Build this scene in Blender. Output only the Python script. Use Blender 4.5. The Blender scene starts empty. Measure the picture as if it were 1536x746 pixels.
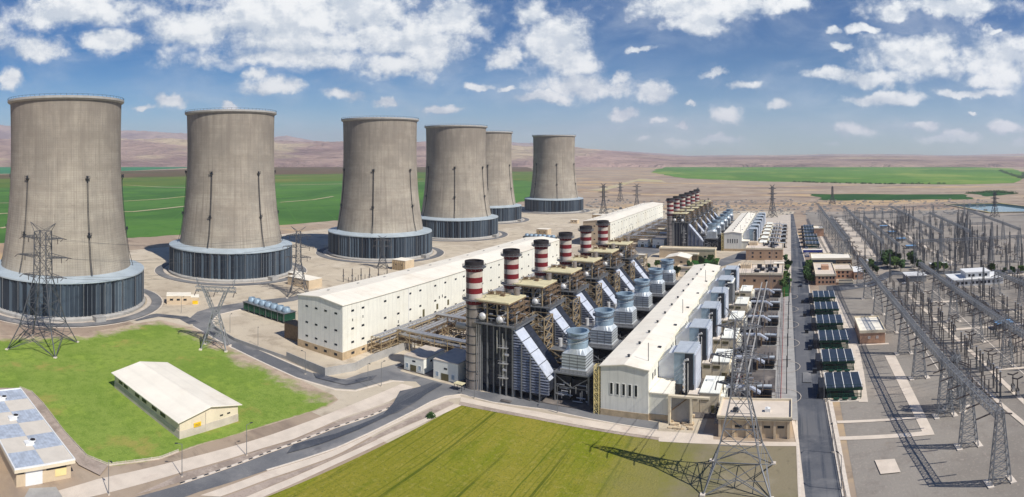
import bpy, math, random
from math import sin, cos, pi, atan2, hypot, radians, sqrt, tan
from mathutils import Vector, Matrix
random.seed(7)
S = bpy.context.scene
COL = S.collection

# ------------------------------------------------------------------ camera
# survey of the photograph: a level, cylindrical (stitched) picture taken 92 m above the ground
FPX, VX, HY, HC = 900.0, 1190.0, 235.0, 92.0
cam_d = bpy.data.cameras.new('camera'); cam = bpy.data.objects.new('camera', cam_d); COL.objects.link(cam)
S.camera = cam
cam.location = (0, 0, HC)
cam.rotation_euler = (pi/2, 0, (VX-768)/FPX)
cam_d.type = 'PANO'
cam_d.panorama_type = 'CENTRAL_CYLINDRICAL'
cam_d.central_cylindrical_range_u_min = -768/FPX
cam_d.central_cylindrical_range_u_max = 768/FPX
cam_d.central_cylindrical_range_v_min = -(746-HY)/FPX
cam_d.central_cylindrical_range_v_max = HY/FPX
cam_d.central_cylindrical_radius = 1.0
cam_d.clip_start = 0.5; cam_d.clip_end = 80000

# ------------------------------------------------------------------ light, exposure
SUN_EL = radians(46); SUN_AZ = atan2(0.975, -0.22)     # from +Y clockwise: right of and a little behind the camera
sd = bpy.data.lights.new('sun', 'SUN'); so = bpy.data.objects.new('sun', sd); COL.objects.link(so)
sd.energy = 4.8; sd.angle = radians(0.5); sd.color = (1.0, 0.955, 0.89)
sv = Vector((sin(SUN_AZ)*cos(SUN_EL), cos(SUN_AZ)*cos(SUN_EL), sin(SUN_EL)))
so.rotation_euler = sv.to_track_quat('Z', 'Y').to_euler()
so.location = (200, -200, 400)
S.view_settings.view_transform = 'Standard'; S.view_settings.look = 'None'
S.view_settings.exposure = 0.08; S.view_settings.gamma = 1.0; S.view_settings.use_curve_mapping = False
S.cycles.max_bounces = 6; S.cycles.diffuse_bounces = 3; S.cycles.glossy_bounces = 2
S.cycles.transparent_max_bounces = 8; S.cycles.volume_bounces = 1
S.cycles.use_denoising = True

# ------------------------------------------------------------------ node helpers
class NT:
    def __init__(s, nt): s.nt = nt; s.n = nt.nodes; s.l = nt.links
    def new(s, t, **k):
        n = s.n.new(t)
        for a, b in k.items(): setattr(n, a, b)
        return n
    def put(s, sock, v):
        if isinstance(v, bpy.types.NodeSocket): s.l.new(v, sock)
        elif v is not None:
            if isinstance(v, (tuple, list)) and len(v) == 3 and sock.type == 'RGBA': v = (*v, 1)
            sock.default_value = v
    def math(s, op, a, b=None, c=None, clamp=False):
        n = s.new('ShaderNodeMath', operation=op, use_clamp=clamp)
        s.put(n.inputs[0], a); s.put(n.inputs[1], b); s.put(n.inputs[2], c)
        return n.outputs[0]
    def vmath(s, op, a, b=None, out=0):
        n = s.new('ShaderNodeVectorMath', operation=op)
        s.put(n.inputs[0], a); s.put(n.inputs[1], b)
        return n.outputs[out]
    def mix(s, f, a, b, mode='MIX'):
        n = s.new('ShaderNodeMix', data_type='RGBA', blend_type=mode)
        s.put(n.inputs[0], f); s.put(n.inputs[6], a); s.put(n.inputs[7], b)
        return n.outputs[2]
    def noise(s, vec, scale, detail=4, rough=0.55, dist=0.0):
        n = s.new('ShaderNodeTexNoise'); s.put(n.inputs['Vector'], vec)
        n.inputs['Scale'].default_value = scale; n.inputs['Detail'].default_value = detail
        n.inputs['Roughness'].default_value = rough; n.inputs['Distortion'].default_value = dist
        return n.outputs[0]
    def ramp(s, f, lo, hi, a=0.0, b=1.0):
        n = s.new('ShaderNodeMapRange', interpolation_type='SMOOTHSTEP')
        s.put(n.inputs[0], f); n.inputs[1].default_value = lo; n.inputs[2].default_value = hi
        n.inputs[3].default_value = a; n.inputs[4].default_value = b
        return n.outputs[0]
    def sep(s, v):
        n = s.new('ShaderNodeSeparateXYZ'); s.put(n.inputs[0], v); return n.outputs
    def comb(s, x, y, z):
        n = s.new('ShaderNodeCombineXYZ'); s.put(n.inputs[0], x); s.put(n.inputs[1], y); s.put(n.inputs[2], z); return n.outputs[0]
    def pos(s): return s.new('ShaderNodeNewGeometry').outputs['Position']
    def obj(s): return s.new('ShaderNodeTexCoord').outputs['Object']

def lin(r, g, b, k=1.0):
    f = lambda c: ((c/255+0.055)/1.055)**2.4 if c/255 > 0.04045 else c/255/12.92
    return (f(r)*k, f(g)*k, f(b)*k)

# ------------------------------------------------------------------ sky with clouds (directions, not picture space)
w = bpy.data.worlds.new('World'); S.world = w; w.use_nodes = True
t = NT(w.node_tree); t.n.clear()
WO = t.new('ShaderNodeOutputWorld'); BG = t.new('ShaderNodeBackground'); t.l.new(BG.outputs[0], WO.inputs[0])
BG.inputs[1].default_value = 0.08
sky = t.new('ShaderNodeTexSky', sky_type='NISHITA', sun_disc=False)
sky.sun_elevation = SUN_EL; sky.sun_rotation = SUN_AZ
sky.altitude = 1300; sky.air_density = 1.25; sky.dust_density = 0.35; sky.ozone_density = 3.0
d = t.new('ShaderNodeTexCoord').outputs['Generated']
dx, dy, dz = t.sep(d)
az = t.math('ARCTAN2', dx, dy)                        # 0 along the plant's axis, + to the right
hr = t.math('SQRT', t.math('ADD', t.math('MULTIPLY', dx, dx), t.math('MULTIPLY', dy, dy)))
el = t.math('DIVIDE', dz, t.math('MAXIMUM', hr, 0.02))
uv = t.comb(az, el, 0.0)
wn = t.new('ShaderNodeTexNoise'); t.put(wn.inputs['Vector'], uv); wn.inputs['Scale'].default_value = 16; wn.inputs['Detail'].default_value = 6
wn.inputs['Roughness'].default_value = 0.62
warp = t.vmath('MULTIPLY', t.vmath('SUBTRACT', wn.outputs['Color'], (0.5, 0.5, 0.5)), (0.07, 0.05, 0.0))
uvw = t.vmath('ADD', uv, warp)
CL = [(480,22,270,74),(640,70,80,60),(440,60,150,60),(820,60,75,60),(1370,85,90,50),(1500,90,70,55),(1420,10,150,28),(110,10,150,40),(600,95,85,32),(430,85,190,26),(560,60,150,40),(300,40,90,45),(680,30,80,40),
 (95,22,120,30),(60,72,62,26),(160,60,70,22),(14,117,30,20),(255,152,38,16),(210,160,30,8),(415,130,58,20),(512,140,40,13),
 (385,112,30,20),(585,150,24,7),(345,160,25,8),(715,132,30,7),(760,134,18,6),(660,165,40,8),
 (800,20,45,34),(760,85,38,22),(845,92,62,36),(880,130,90,26),(820,150,60,12),(978,138,32,20),(935,172,26,11),(930,115,25,14),
 (1050,8,165,34),(1040,35,70,22),(1175,10,60,18),(961,71,26,7),(1120,126,42,11),(1068,108,24,9),
 (1090,172,34,15),(1082,209,42,9),(1015,211,26,10),(988,178,22,7),(1022,185,10,6),(965,210,14,7),(1040,158,10,4),
 (1345,15,46,24),(1460,12,70,18),(1290,42,24,8),(1250,45,20,10),(1262,64,28,8),(1395,72,62,34),(1380,100,75,26),
 (1245,108,62,14),(1310,118,70,18),(1330,150,110,14),(1450,138,90,10),(1515,100,46,36),(1480,118,46,16),(1168,156,27,14),
 (1485,48,18,7),(1285,196,40,18),(1245,213,22,8),(1385,190,40,8),(1425,208,78,12),(1510,190,34,14),(1456,171,12,4),(1530,215,25,10),
 (-60,60,110,40),(-180,110,90,25),(1620,60,90,35),(1700,150,110,25)]
# clouds seen only from other headings: the rest of the turn round the horizon
rr = random.Random(3)
for k in range(14):
    CL.append((1800+rr.random()*3800, rr.uniform(-60, 190), rr.uniform(60, 200), rr.uniform(14, 45)))
mask = None
for (cx, cy, rx, ry) in CL:
    a_ = (cx-VX)/FPX
    if a_ > pi: a_ -= 2*pi
    v = t.vmath('MULTIPLY', t.vmath('SUBTRACT', uvw, (a_, (HY-cy)/FPX, 0)), (FPX/rx, FPX/ry, 0))
    ln = t.vmath('LENGTH', v, out=1)
    m = t.math('SUBTRACT', 1.15, ln)
    mask = m if mask is None else t.math('MAXIMUM', mask, m)
fb = t.noise(t.vmath('MULTIPLY', uv, (1, 1.25, 1)), 12, 10, 0.62, 0.0)
fb2 = t.noise(t.vmath('ADD', t.vmath('MULTIPLY', uv, (1, 1.25, 1)), (0.008, 0.02, 0)), 12, 6, 0.55, 0.0)
mm = t.math('MINIMUM', mask, 1.0)
fb3 = t.noise(uv, 42, 6, 0.6, 0.6)
big = t.noise(t.vmath('MULTIPLY', uv, (1, 1.6, 1)), 3.2, 3, 0.5)
dens = t.math('ADD', t.math('MULTIPLY', mm, 1.55), t.math('ADD', t.math('MULTIPLY', t.math('SUBTRACT', fb, 0.58), 2.8), t.math('MULTIPLY', t.math('SUBTRACT', fb3, 0.5), 0.9)))
dens = t.math('ADD', dens, t.math('MULTIPLY', t.math('SUBTRACT', big, 0.5), 1.1))
cov = t.math('POWER', t.ramp(dens, -0.08, 0.95), 1.15)
veil = t.math('MULTIPLY', t.ramp(mask, -1.3, 0.5), t.ramp(t.noise(t.vmath('MULTIPLY', uv, (1, 2.0, 1)), 7, 7, 0.62, 0.5), 0.38, 0.7, 0.0, 0.34))
cov = t.math('MAXIMUM', cov, veil)
cov = t.math('MULTIPLY', cov, t.ramp(el, 0.0, 0.05))
lit = t.ramp(t.math('SUBTRACT', fb, fb2), -0.12, 0.1)
core = t.ramp(dens, 0.25, 1.3)
shade = t.math('ADD', t.math('MULTIPLY', lit, 0.62), t.math('MULTIPLY', core, 0.38))
ccol = t.mix(shade, (5.6, 6.6, 8.0), (12.3, 12.4, 12.4))
hs = t.new('ShaderNodeHueSaturation'); hs.inputs['Saturation'].default_value = 1.12; hs.inputs['Value'].default_value = 0.9
t.l.new(sky.outputs[0], hs.inputs['Color'])
up = t.ramp(el, 0.0, 0.2)
skc = t.mix(up, t.mix(1.0, hs.outputs[0], (0.68, 1.0, 1.32), 'MULTIPLY'), t.mix(1.0, hs.outputs[0], (0.03, 0.50, 0.92), 'MULTIPLY'))
thin = t.math('MULTIPLY', t.ramp(t.noise(t.vmath('MULTIPLY', uv, (1, 3, 1)), 5, 6, 0.6), 0.42, 0.75), t.ramp(el, 0.24, 0.02, 0.0, 0.32))
skc = t.mix(thin, skc, (8.0, 9.0, 10.6))
t.l.new(t.mix(t.math('MULTIPLY', cov, 0.97), skc, ccol), BG.inputs[0])
w.cycles.sampling_method = 'MANUAL'; w.cycles.sample_map_resolution = 512

# ------------------------------------------------------------------ survey: pixel of the photograph -> point of the site
def G(x, y, z=0.0):
    R = (HC-z)*FPX/(y-HY); a = (x-VX)/FPX
    return (R*sin(a), R*cos(a))

# ------------------------------------------------------------------ materials
MATS = {}
def mat(name, col, rough=0.75, metal=0.0, var=0.18, scale=0.6, streak=0.0, bump=0.0, dirt=None, spec=0.3, world=False):
    m = bpy.data.materials.new(name); m.use_nodes = True; q = NT(m.node_tree)
    b = m.node_tree.nodes['Principled BSDF']
    v = q.pos() if world else q.vmath('ADD', q.obj(), q.comb(q.math('MULTIPLY', q.new('ShaderNodeObjectInfo').outputs['Random'], 61.0), 0.0, 0.0))
    n1 = q.noise(v, scale, 5, 0.6)
    c = q.mix(q.ramp(n1, 0.3, 0.7), tuple(x*(1-var) for x in col), tuple(min(1, x*(1+var)) for x in col))
    if dirt:
        n2 = q.noise(v, scale*0.35, 6, 0.7)
        c = q.mix(q.math('MULTIPLY', q.ramp(n2, 0.5, 0.72), 0.6), c, dirt)
    if streak:
        n3 = q.noise(q.vmath('MULTIPLY', v, (2.2, 2.2, 0.12)), 0.9, 4, 0.6)
        c = q.mix(q.math('MULTIPLY', q.ramp(n3, 0.5, 0.75), streak), c, tuple(x*0.45 for x in col))
    q.put(b.inputs['Base Color'], c)
    b.inputs['Roughness'].default_value = rough; b.inputs['Metallic'].default_value = metal
    b.inputs['Specular IOR Level'].default_value = spec
    if bump:
        bn = q.new('ShaderNodeBump'); bn.inputs['Strength'].default_value = bump; bn.inputs['Distance'].default_value = 0.3
        q.put(bn.inputs['Height'], q.noise(v, scale*4, 5, 0.6)); q.l.new(bn.outputs[0], b.inputs['Normal'])
    MATS[name] = m
    return m
def cor(name, col, axis=0, pitch=1.0, amt=0.15, rough=0.5, metal=0.0, **k):
    """sheet cladding: fine ribs across one axis"""
    m = mat(name, col, rough=rough, metal=metal, **k); q = NT(m.node_tree); b = m.node_tree.nodes['Principled BSDF']
    x = q.sep(q.obj())[axis]
    f = q.math('FRACT', q.math('DIVIDE', x, pitch))
    g = q.math('LESS_THAN', f, 0.22)
    old = b.inputs['Base Color'].links[0].from_socket
    c = q.mix(q.math('MULTIPLY', g, amt*2), old, tuple(x_*0.4 for x_ in col))
    q.put(b.inputs['Base Color'], c)
    return m

# ------------------------------------------------------------------ mesh builder
class MB:
    def __init__(s): s.v = []; s.f = []; s.m = []; s.k = 0
    def mi(s, k): s.k = k; return s
    def face(s, pts):
        i = len(s.v); s.v += [tuple(p) for p in pts]; s.f.append(tuple(range(i, i+len(pts)))); s.m.append(s.k)
    def box(s, x0, y0, z0, x1, y1, z1):
        i = len(s.v)
        s.v += [(x0,y0,z0),(x1,y0,z0),(x1,y1,z0),(x0,y1,z0),(x0,y0,z1),(x1,y0,z1),(x1,y1,z1),(x0,y1,z1)]
        for f in ((0,3,2,1),(4,5,6,7),(0,1,5,4),(1,2,6,5),(2,3,7,6),(3,0,4,7)):
            s.f.append(tuple(i+a for a in f)); s.m.append(s.k)
        return s
    def bar(s, p, q, w, h=None):
        p = Vector(p); q = Vector(q); d = q-p
        if d.length < 1e-6: return s
        h = h or w
        up = Vector((0,0,1)) if abs(d.normalized().z) < 0.95 else Vector((1,0,0))
        a = d.cross(up).normalized()*(w/2); b = a.cross(d).normalized()*(h/2)
        i = len(s.v)
        for e in (p, q):
            for (u, v) in ((1,1),(-1,1),(-1,-1),(1,-1)): s.v.append(tuple(e+a*u+b*v))
        for k in range(4):
            s.f.append((i+k, i+(k+1) % 4, i+4+(k+1) % 4, i+4+k)); s.m.append(s.k)
        s.f.append((i+3,i+2,i+1,i)); s.f.append((i+4,i+5,i+6,i+7)); s.m += [s.k, s.k]
        return s
    def cyl(s, p, q, r0, r1=None, n=12, cap=True):
        r1 = r0 if r1 is None else r1
        p = Vector(p); q = Vector(q); d = (q-p).normalized()
        up = Vector((0,0,1)) if abs(d.z) < 0.95 else Vector((1,0,0))
        a = d.cross(up).normalized(); b = a.cross(d).normalized()
        i = len(s.v)
        for e, r in ((p, r0), (q, r1)):
            for k in range(n): s.v.append(tuple(e+(a*cos(2*pi*k/n)+b*sin(2*pi*k/n))*r))
        for k in range(n): s.f.append((i+k, i+n+k, i+n+(k+1) % n, i+(k+1) % n)); s.m.append(s.k)
        if cap:
            s.f.append(tuple(i+k for k in range(n))); s.f.append(tuple(i+n+k for k in reversed(range(n)))); s.m += [s.k, s.k]
        return s
    def lathe(s, prof, n=48, cx=0, cy=0, close=False, a0=0):
        i = len(s.v); L = len(prof)
        for (r, z) in prof:
            for k in range(n): s.v.append((cx+r*cos(2*pi*k/n+a0), cy+r*sin(2*pi*k/n+a0), z))
        for j in range(L-1 if not close else L):
            jn = (j+1) % L
            for k in range(n):
                s.f.append((i+j*n+k, i+j*n+(k+1) % n, i+jn*n+(k+1) % n, i+jn*n+k)); s.m.append(s.k)
        return s
    def prism(s, pts, z0, z1):
        """pts counter-clockwise seen from above"""
        i = len(s.v); n = len(pts)
        s.v += [(x, y, z0) for x, y in pts]+[(x, y, z1) for x, y in pts]
        for k in range(n): s.f.append((i+k, i+(k+1) % n, i+n+(k+1) % n, i+n+k)); s.m.append(s.k)
        s.f.append(tuple(i+n+k for k in range(n))); s.f.append(tuple(i+k for k in reversed(range(n)))); s.m += [s.k, s.k]
        return s
    def extr(s, pts, axis, a, b):
        """outline in the plane across axis ('x': (y,z) pairs, 'y': (x,z) pairs) swept from a to b"""
        i = len(s.v); n = len(pts)
        for c in (a, b):
            for (u, v) in pts: s.v.append((c, u, v) if axis == 'x' else (u, c, v))
        for k in range(n): s.f.append((i+k, i+(k+1) % n, i+n+(k+1) % n, i+n+k)); s.m.append(s.k)
        s.f.append(tuple(i+n+k for k in range(n))); s.f.append(tuple(i+k for k in reversed(range(n)))); s.m += [s.k, s.k]
        return s
    def build(s, name, mats, parent=None, loc=(0,0,0), smooth=False):
        me = bpy.data.meshes.new(name); me.from_pydata(s.v, [], s.f)
        mats = mats if isinstance(mats, (list, tuple)) else [mats]
        for m in mats: me.materials.append(MATS[m] if isinstance(m, str) else m)
        me.polygons.foreach_set('material_index', s.m)
        if smooth: me.polygons.foreach_set('use_smooth', [True]*len(s.f))
        me.update()
        o = bpy.data.objects.new(name, me); COL.objects.link(o); o.location = loc
        if parent: o.parent = parent
        return o

def tag(o, label=None, cat=None, group=None, kind=None):
    if label: o['label'] = label
    if cat: o['category'] = cat
    if group: o['group'] = group
    if kind: o['kind'] = kind
    return o
def thing(name, label, cat, loc, group=None, rz=0.0):
    o = bpy.data.objects.new(name, None); COL.objects.link(o); o.location = loc; o.rotation_euler = (0, 0, rz)
    o.empty_display_size = 1
    return tag(o, label, cat, group)
def dup(root, loc, label=None, rz=None):
    """a copy of a thing with copies of its parts and sub-parts (mesh data shared)"""
    r = root.copy(); COL.objects.link(r); r.location = loc
    if rz is not None: r.rotation_euler = (0, 0, rz)
    if label: r['label'] = label
    for ch in list(root.children):
        c = ch.copy(); COL.objects.link(c); c.parent = r
        for g in list(ch.children):
            e = g.copy(); COL.objects.link(e); e.parent = c
    return r

def lattice(mb, prof, leg=0.3, br=0.14, ratio=1.0, cx=0, cy=0, dense=True):
    """four-legged lattice body through levels (z, half_x, half_y)"""
    lv = [prof[0]]
    for (a, b) in zip(prof, prof[1:]):
        wa = (a[1]+a[2]); wb = (b[1]+b[2]); h = b[0]-a[0]
        n = max(1, int(round(h/(max(0.8, (wa+wb)/2)*ratio))))
        for k in range(1, n+1):
            f = k/n; lv.append(tuple(a[i]+(b[i]-a[i])*f for i in range(3)))
    cs = [[(cx+sx*hx, cy+sy*hy, z) for sx, sy in ((-1,-1),(1,-1),(1,1),(-1,1))] for z, hx, hy in lv]
    for (a, b) in zip(cs, cs[1:]):
        for k in range(4):
            k2 = (k+1) % 4
            mb.bar(a[k], b[k], leg)
            mb.bar(a[k], b[k2], br); mb.bar(a[k2], b[k], br)
            mb.bar(b[k], b[k2], br)
            if dense and (Vector(a[k])-Vector(a[k2])).length > 4:
                mid = (Vector(a[k])+Vector(b[k2]))/2
                mb.bar((Vector(a[k])+Vector(b[k]))/2, (Vector(a[k2])+Vector(b[k2]))/2, br*0.8)
def truss(mb, p, q, w, h, seg, leg=0.2, br=0.1):
    """box girder of bars from p to q (bottom centre line)"""
    p = Vector(p); q = Vector(q); d = q-p; L = d.length; n = max(1, int(round(L/seg))); d /= L
    a = d.cross(Vector((0,0,1))).normalized()*(w/2); u = Vector((0,0,h))
    C = [-a, a, a+u, -a+u]
    for c in C: mb.bar(p+c, q+c, leg)
    for k in range(n):
        s0 = p+d*(L*k/n); s1 = p+d*(L*(k+1)/n)
        for j in range(4):
            j2 = (j+1) % 4
            if k % 2: mb.bar(s0+C[j], s1+C[j2], br)
            else: mb.bar(s0+C[j2], s1+C[j], br)
            mb.bar(s1+C[j], s1+C[j2], br)
ORD = ['nearest', 'second', 'third', 'fourth', 'fifth', 'sixth', 'seventh', 'eighth', 'ninth', 'tenth', 'eleventh', 'twelfth']
# ================================================================== materials
GREY = lin(150,150,148)
mat('steel_grey', lin(120,122,124), 0.5, 0.3, 0.1, 0.8)
mat('steel_dark', lin(58,62,68), 0.55, 0.3, 0.15, 0.8)
mat('lattice_grey', lin(136,138,140), 0.5, 0.15, 0.08, 0.5)
mat('lattice_dark', lin(88,90,94), 0.55, 0.2, 0.08, 0.5)
mat('steel_tan', lin(165,145,112), 0.6, 0.0, 0.2, 0.8)
mat('steel_brown', lin(120,100,78), 0.65, 0.0, 0.2, 0.8)
mat('pipe_silver', lin(190,190,190), 0.35, 0.55, 0.12, 0.7)
mat('pipe_white', lin(214,212,208), 0.4, 0.3, 0.12, 0.7)
cor('roof_cream', lin(243,235,217), 1, 6.1, 0.03, 0.7, var=0.05, scale=0.1, dirt=lin(220,205,182), world=True)
mat('roof_yellow', lin(214,204,164), 0.7, 0, 0.08, 0.3, dirt=lin(180,165,125))
mat('wall_white', lin(236,235,222), 0.75, 0, 0.03, 0.1, streak=0.12)
cor('clad_white', lin(234,231,216), 1, 3.0, 0.05, 0.7, var=0.06, scale=0.06, streak=0.3, dirt=lin(214,204,178))
cor('clad_white_end', lin(226,224,214), 0, 3.0, 0.05, 0.7, var=0.06, scale=0.08, streak=0.3)
mat('clad_tan', lin(198,178,150), 0.75, 0, 0.06, 0.1, streak=0.15)
mat('wall_tan', lin(205,185,155), 0.8, 0, 0.08, 0.25, streak=0.15)
mat('wall_beige', lin(222,208,180), 0.8, 0, 0.06, 0.25, streak=0.12)
mat('wall_brick', lin(190,150,122), 0.85, 0, 0.12, 0.5, streak=0.1)
mat('wall_yellow', lin(232,212,150), 0.8, 0, 0.06, 0.25)
mat('plinth', lin(190,168,135), 0.85, 0, 0.15, 0.5, streak=0.2)
mat('window_dark', lin(38,42,48), 0.25, 0, 0.2, 0.8)
mat('glass', lin(60,72,82), 0.12, 0, 0.1, 0.8, spec=0.6)
mat('louvre_khaki', lin(96,90,64), 0.7, 0, 0.15, 2.0)
mat('door_white', lin(232,232,228), 0.5, 0, 0.05, 0.6)
mat('frame_white', lin(225,224,220), 0.6, 0, 0.05, 0.5)
mat('concrete', lin(200,188,172), 0.9, 0, 0.1, 0.3, dirt=lin(165,150,134))
mat('concrete_grey', lin(165,162,156), 0.9, 0, 0.1, 0.3, streak=0.2)
mat('slab_pink', lin(216,202,184), 0.9, 0, 0.07, 0.2, dirt=lin(190,170,152), world=True)
mat('kerb_pale', lin(218,206,190), 0.9, 0, 0.1, 0.6, world=True)
mat('paint_white', lin(225,225,220), 0.8, 0, 0.1, 0.8)
mat('metal_blue', lin(152,172,186), 0.4, 0.25, 0.12, 0.4, streak=0.2)
mat('metal_pale', lin(206,212,214), 0.4, 0.25, 0.08, 0.4, streak=0.15)
mat('duct_pale', lin(206,211,220), 0.45, 0.2, 0.06, 0.4, dirt=lin(160,166,182))
cor('casing_dark', lin(56,60,70), 2, 1.6, 0.25, 0.5, 0.35, var=0.2, scale=0.5, streak=0.3)
cor('casing_louvre', lin(142,146,158), 2, 1.1, 0.42, 0.45, 0.3, var=0.2, scale=0.4, streak=0.2)
mat('machine_dark', lin(44,46,52), 0.6, 0.2, 0.35, 0.9)
mat('stack_steel', lin(150,142,136), 0.45, 0.45, 0.15, 0.4, streak=0.35)
mat('paint_red', lin(112,26,34), 0.55, 0, 0.12, 0.5, streak=0.2)
mat('band_white', lin(190,180,170), 0.55, 0, 0.08, 0.5, streak=0.25)
mat('band_dusty', lin(188,176,162), 0.55, 0, 0.12, 0.5, streak=0.35)
mat('band_cream', lin(228,205,168), 0.55, 0, 0.08, 0.5, streak=0.25)
mat('soot', lin(44,40,42), 0.7, 0, 0.25, 0.6)
mat('green_dark', lin(24,66,50), 0.5, 0.0, 0.2, 0.8)
mat('panel_navy', lin(52,62,74), 0.3, 0.2, 0.2, 0.5)
mat('shade_blue', lin(45,60,140), 0.6, 0, 0.1, 0.5)
mat('roof_blue', lin(120,165,205), 0.5, 0.1, 0.1, 0.5)
mat('insul_brown', lin(84,76,72), 0.35, 0, 0.1, 1)
mat('post_grey', lin(120,116,110), 0.8, 0, 0.12, 1)
mat('sign_yellow', lin(235,190,40), 0.5, 0, 0.03, 1)
mat('car_white', lin(225,226,228), 0.25, 0.1, 0.02, 0.5, spec=0.6)
mat('car_dark', lin(40,44,54), 0.25, 0.3, 0.02, 0.5, spec=0.6)
mat('car_blue', lin(60,90,140), 0.25, 0.3, 0.02, 0.5, spec=0.6)
mat('rubber', lin(30,30,30), 0.9)
mat('bark', lin(92,74,56), 0.9, 0, 0.2, 2)
mat('leaf_a', lin(78,104,46), 0.75, 0, 0.45, 0.5)
mat('leaf_b', lin(60,88,44), 0.75, 0, 0.45, 0.5)
mat('wire', lin(90,90,92), 0.5, 0.4)
mat('red_pipe', lin(170,50,45), 0.5, 0, 0.1)

# ================================================================== the ground
def ground_mat(name, cols, scales, rough=0.95, bump=0.0, extra=None):
    """cols: base, then (colour, scale, lo, hi, amount[, stretch]) layers mixed over it"""
    m = bpy.data.materials.new(name); m.use_nodes = True; q = NT(m.node_tree); b = m.node_tree.nodes['Principled BSDF']
    p = q.pos(); c = cols
    for L in scales:
        col, sc, lo, hi, am = L[:5]; st = L[5] if len(L) > 5 else (1,1,1)
        n = q.noise(q.vmath('MULTIPLY', p, st), sc, 7, 0.62, 0.3)
        c = q.mix(q.math('MULTIPLY', q.ramp(n, lo, hi), am), c, col)
    if extra: c = extra(q, p, c)
    q.put(b.inputs['Base Color'], c); b.inputs['Roughness'].default_value = rough; b.inputs['Specular IOR Level'].default_value = 0.15
    if bump:
        bn = q.new('ShaderNodeBump'); bn.inputs['Strength'].default_value = bump; bn.inputs['Distance'].default_value = 0.4
        q.put(bn.inputs['Height'], q.noise(p, 1.2, 6, 0.65)); q.l.new(bn.outputs[0], b.inputs['Normal'])
    MATS[name] = m; return m
ground_mat('desert', lin(168,150,130), [(lin(146,124,110),0.0012,0.45,0.65,0.9,(1,2.2,1)), (lin(205,174,128),0.0022,0.52,0.62,0.75,(1,3,1)),
    (lin(116,102,92),0.006,0.52,0.68,0.8,(1,3,1)), (lin(196,180,158),0.02,0.5,0.7,0.6), (lin(104,94,84),0.04,0.56,0.7,0.6,(1,2,1)), (lin(120,104,90),0.12,0.55,0.75,0.35)])
ground_mat('yard_sand', lin(198,185,163), [(lin(178,164,144),0.012,0.45,0.6,0.8), (lin(214,202,182),0.03,0.5,0.7,0.7), (lin(152,138,120),0.09,0.5,0.7,0.7),
    (lin(120,112,104),0.6,0.58,0.75,0.35)], bump=0.25)
ground_mat('yard_gravel', lin(150,143,133), [(lin(134,127,118),0.02,0.42,0.6,0.8), (lin(176,162,146),0.012,0.52,0.68,0.8), (lin(125,116,108),0.15,0.5,0.7,0.5),
    (lin(172,160,148),0.9,0.52,0.7,0.5), (lin(150,128,98),0.03,0.62,0.75,0.5)], bump=0.4)
def olive_fade(q, p, c):
    X = q.sep(p)[0]
    g = q.ramp(q.math('ADD', X, q.math('MULTIPLY', q.math('SUBTRACT', q.noise(p, 0.12, 6, 0.65), 0.5), 26)), -44, -22, 0.9, 0.0)
    return q.mix(g, c, lin(128,126,52))
ground_mat('compound_soil', lin(138,128,104), [(lin(120,116,84),0.03,0.45,0.62,0.9), (lin(152,142,120),0.08,0.5,0.7,0.7), (lin(98,92,76),0.3,0.55,0.75,0.5)], bump=0.3, extra=olive_fade)
ground_mat('dirt', lin(182,160,142), [(lin(158,138,122),0.05,0.45,0.65,0.9), (lin(204,188,170),0.12,0.5,0.7,0.7), (lin(120,104,90),0.8,0.55,0.72,0.5)], bump=0.4)
ground_mat('gravel_verge', lin(178,162,148), [(lin(150,136,124),0.08,0.45,0.6,0.9), (lin(200,186,170),0.25,0.5,0.7,0.6), (lin(130,116,104),1.4,0.5,0.7,0.5)], bump=0.3)
ground_mat('asphalt', lin(104,105,108), [(lin(66,72,82),0.25,0.46,0.56,0.85,(1,0.02,1)), (lin(74,78,86),0.02,0.45,0.6,0.8), (lin(134,133,132),0.05,0.5,0.7,0.7), (lin(66,66,70),0.18,0.6,0.75,0.6), (lin(130,128,126),2.0,0.5,0.7,0.3)], rough=0.85)
ground_mat('asphalt_pale', lin(124,124,124), [(lin(96,98,102),0.02,0.45,0.6,0.8), (lin(156,152,148),0.05,0.5,0.7,0.7), (lin(84,84,88),0.1,0.6,0.72,0.7,(1,0.5,1)), (lin(150,146,142),2.0,0.5,0.7,0.3)], rough=0.85)
def rows_(q, p, c):
    x = q.sep(p)[0]
    wob = q.math('MULTIPLY', q.noise(q.vmath('MULTIPLY', p, (1,0.3,1)), 0.05, 3), 6.0)
    for (per, wd, am, col) in ((1.55,0.3,0.3,lin(104,112,26)), (3.1,0.16,0.42,lin(88,100,20)), (17.0,0.05,0.75,lin(62,80,16)), (7.3,0.07,0.45,lin(80,96,20))):
        f = q.math('FRACT', q.math('DIVIDE', q.math('ADD', x, wob if per < 4 else q.math('MULTIPLY', wob, 0.4)), per))
        g = q.math('MULTIPLY', q.math('LESS_THAN', f, wd), q.ramp(q.noise(q.vmath('MULTIPLY', p, (1,0.12,1)), 0.12, 4), 0.4, 0.62, 0, am))
        c = q.mix(g, c, col)
    y2 = q.math('FRACT', q.math('DIVIDE', q.math('ADD', q.sep(p)[1], q.math('MULTIPLY', x, 0.25)), 31.0))
    c = q.mix(q.math('MULTIPLY', q.math('LESS_THAN', y2, 0.02), 0.2), c, lin(80,94,22))
    e = q.ramp(q.math('ADD', x, q.math('MULTIPLY', q.math('SUBTRACT', q.noise(p, 0.12, 6, 0.65), 0.5), 30)), -62, -38, 0.0, 0.8)
    return q.mix(e, c, lin(134,128,78))
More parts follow.
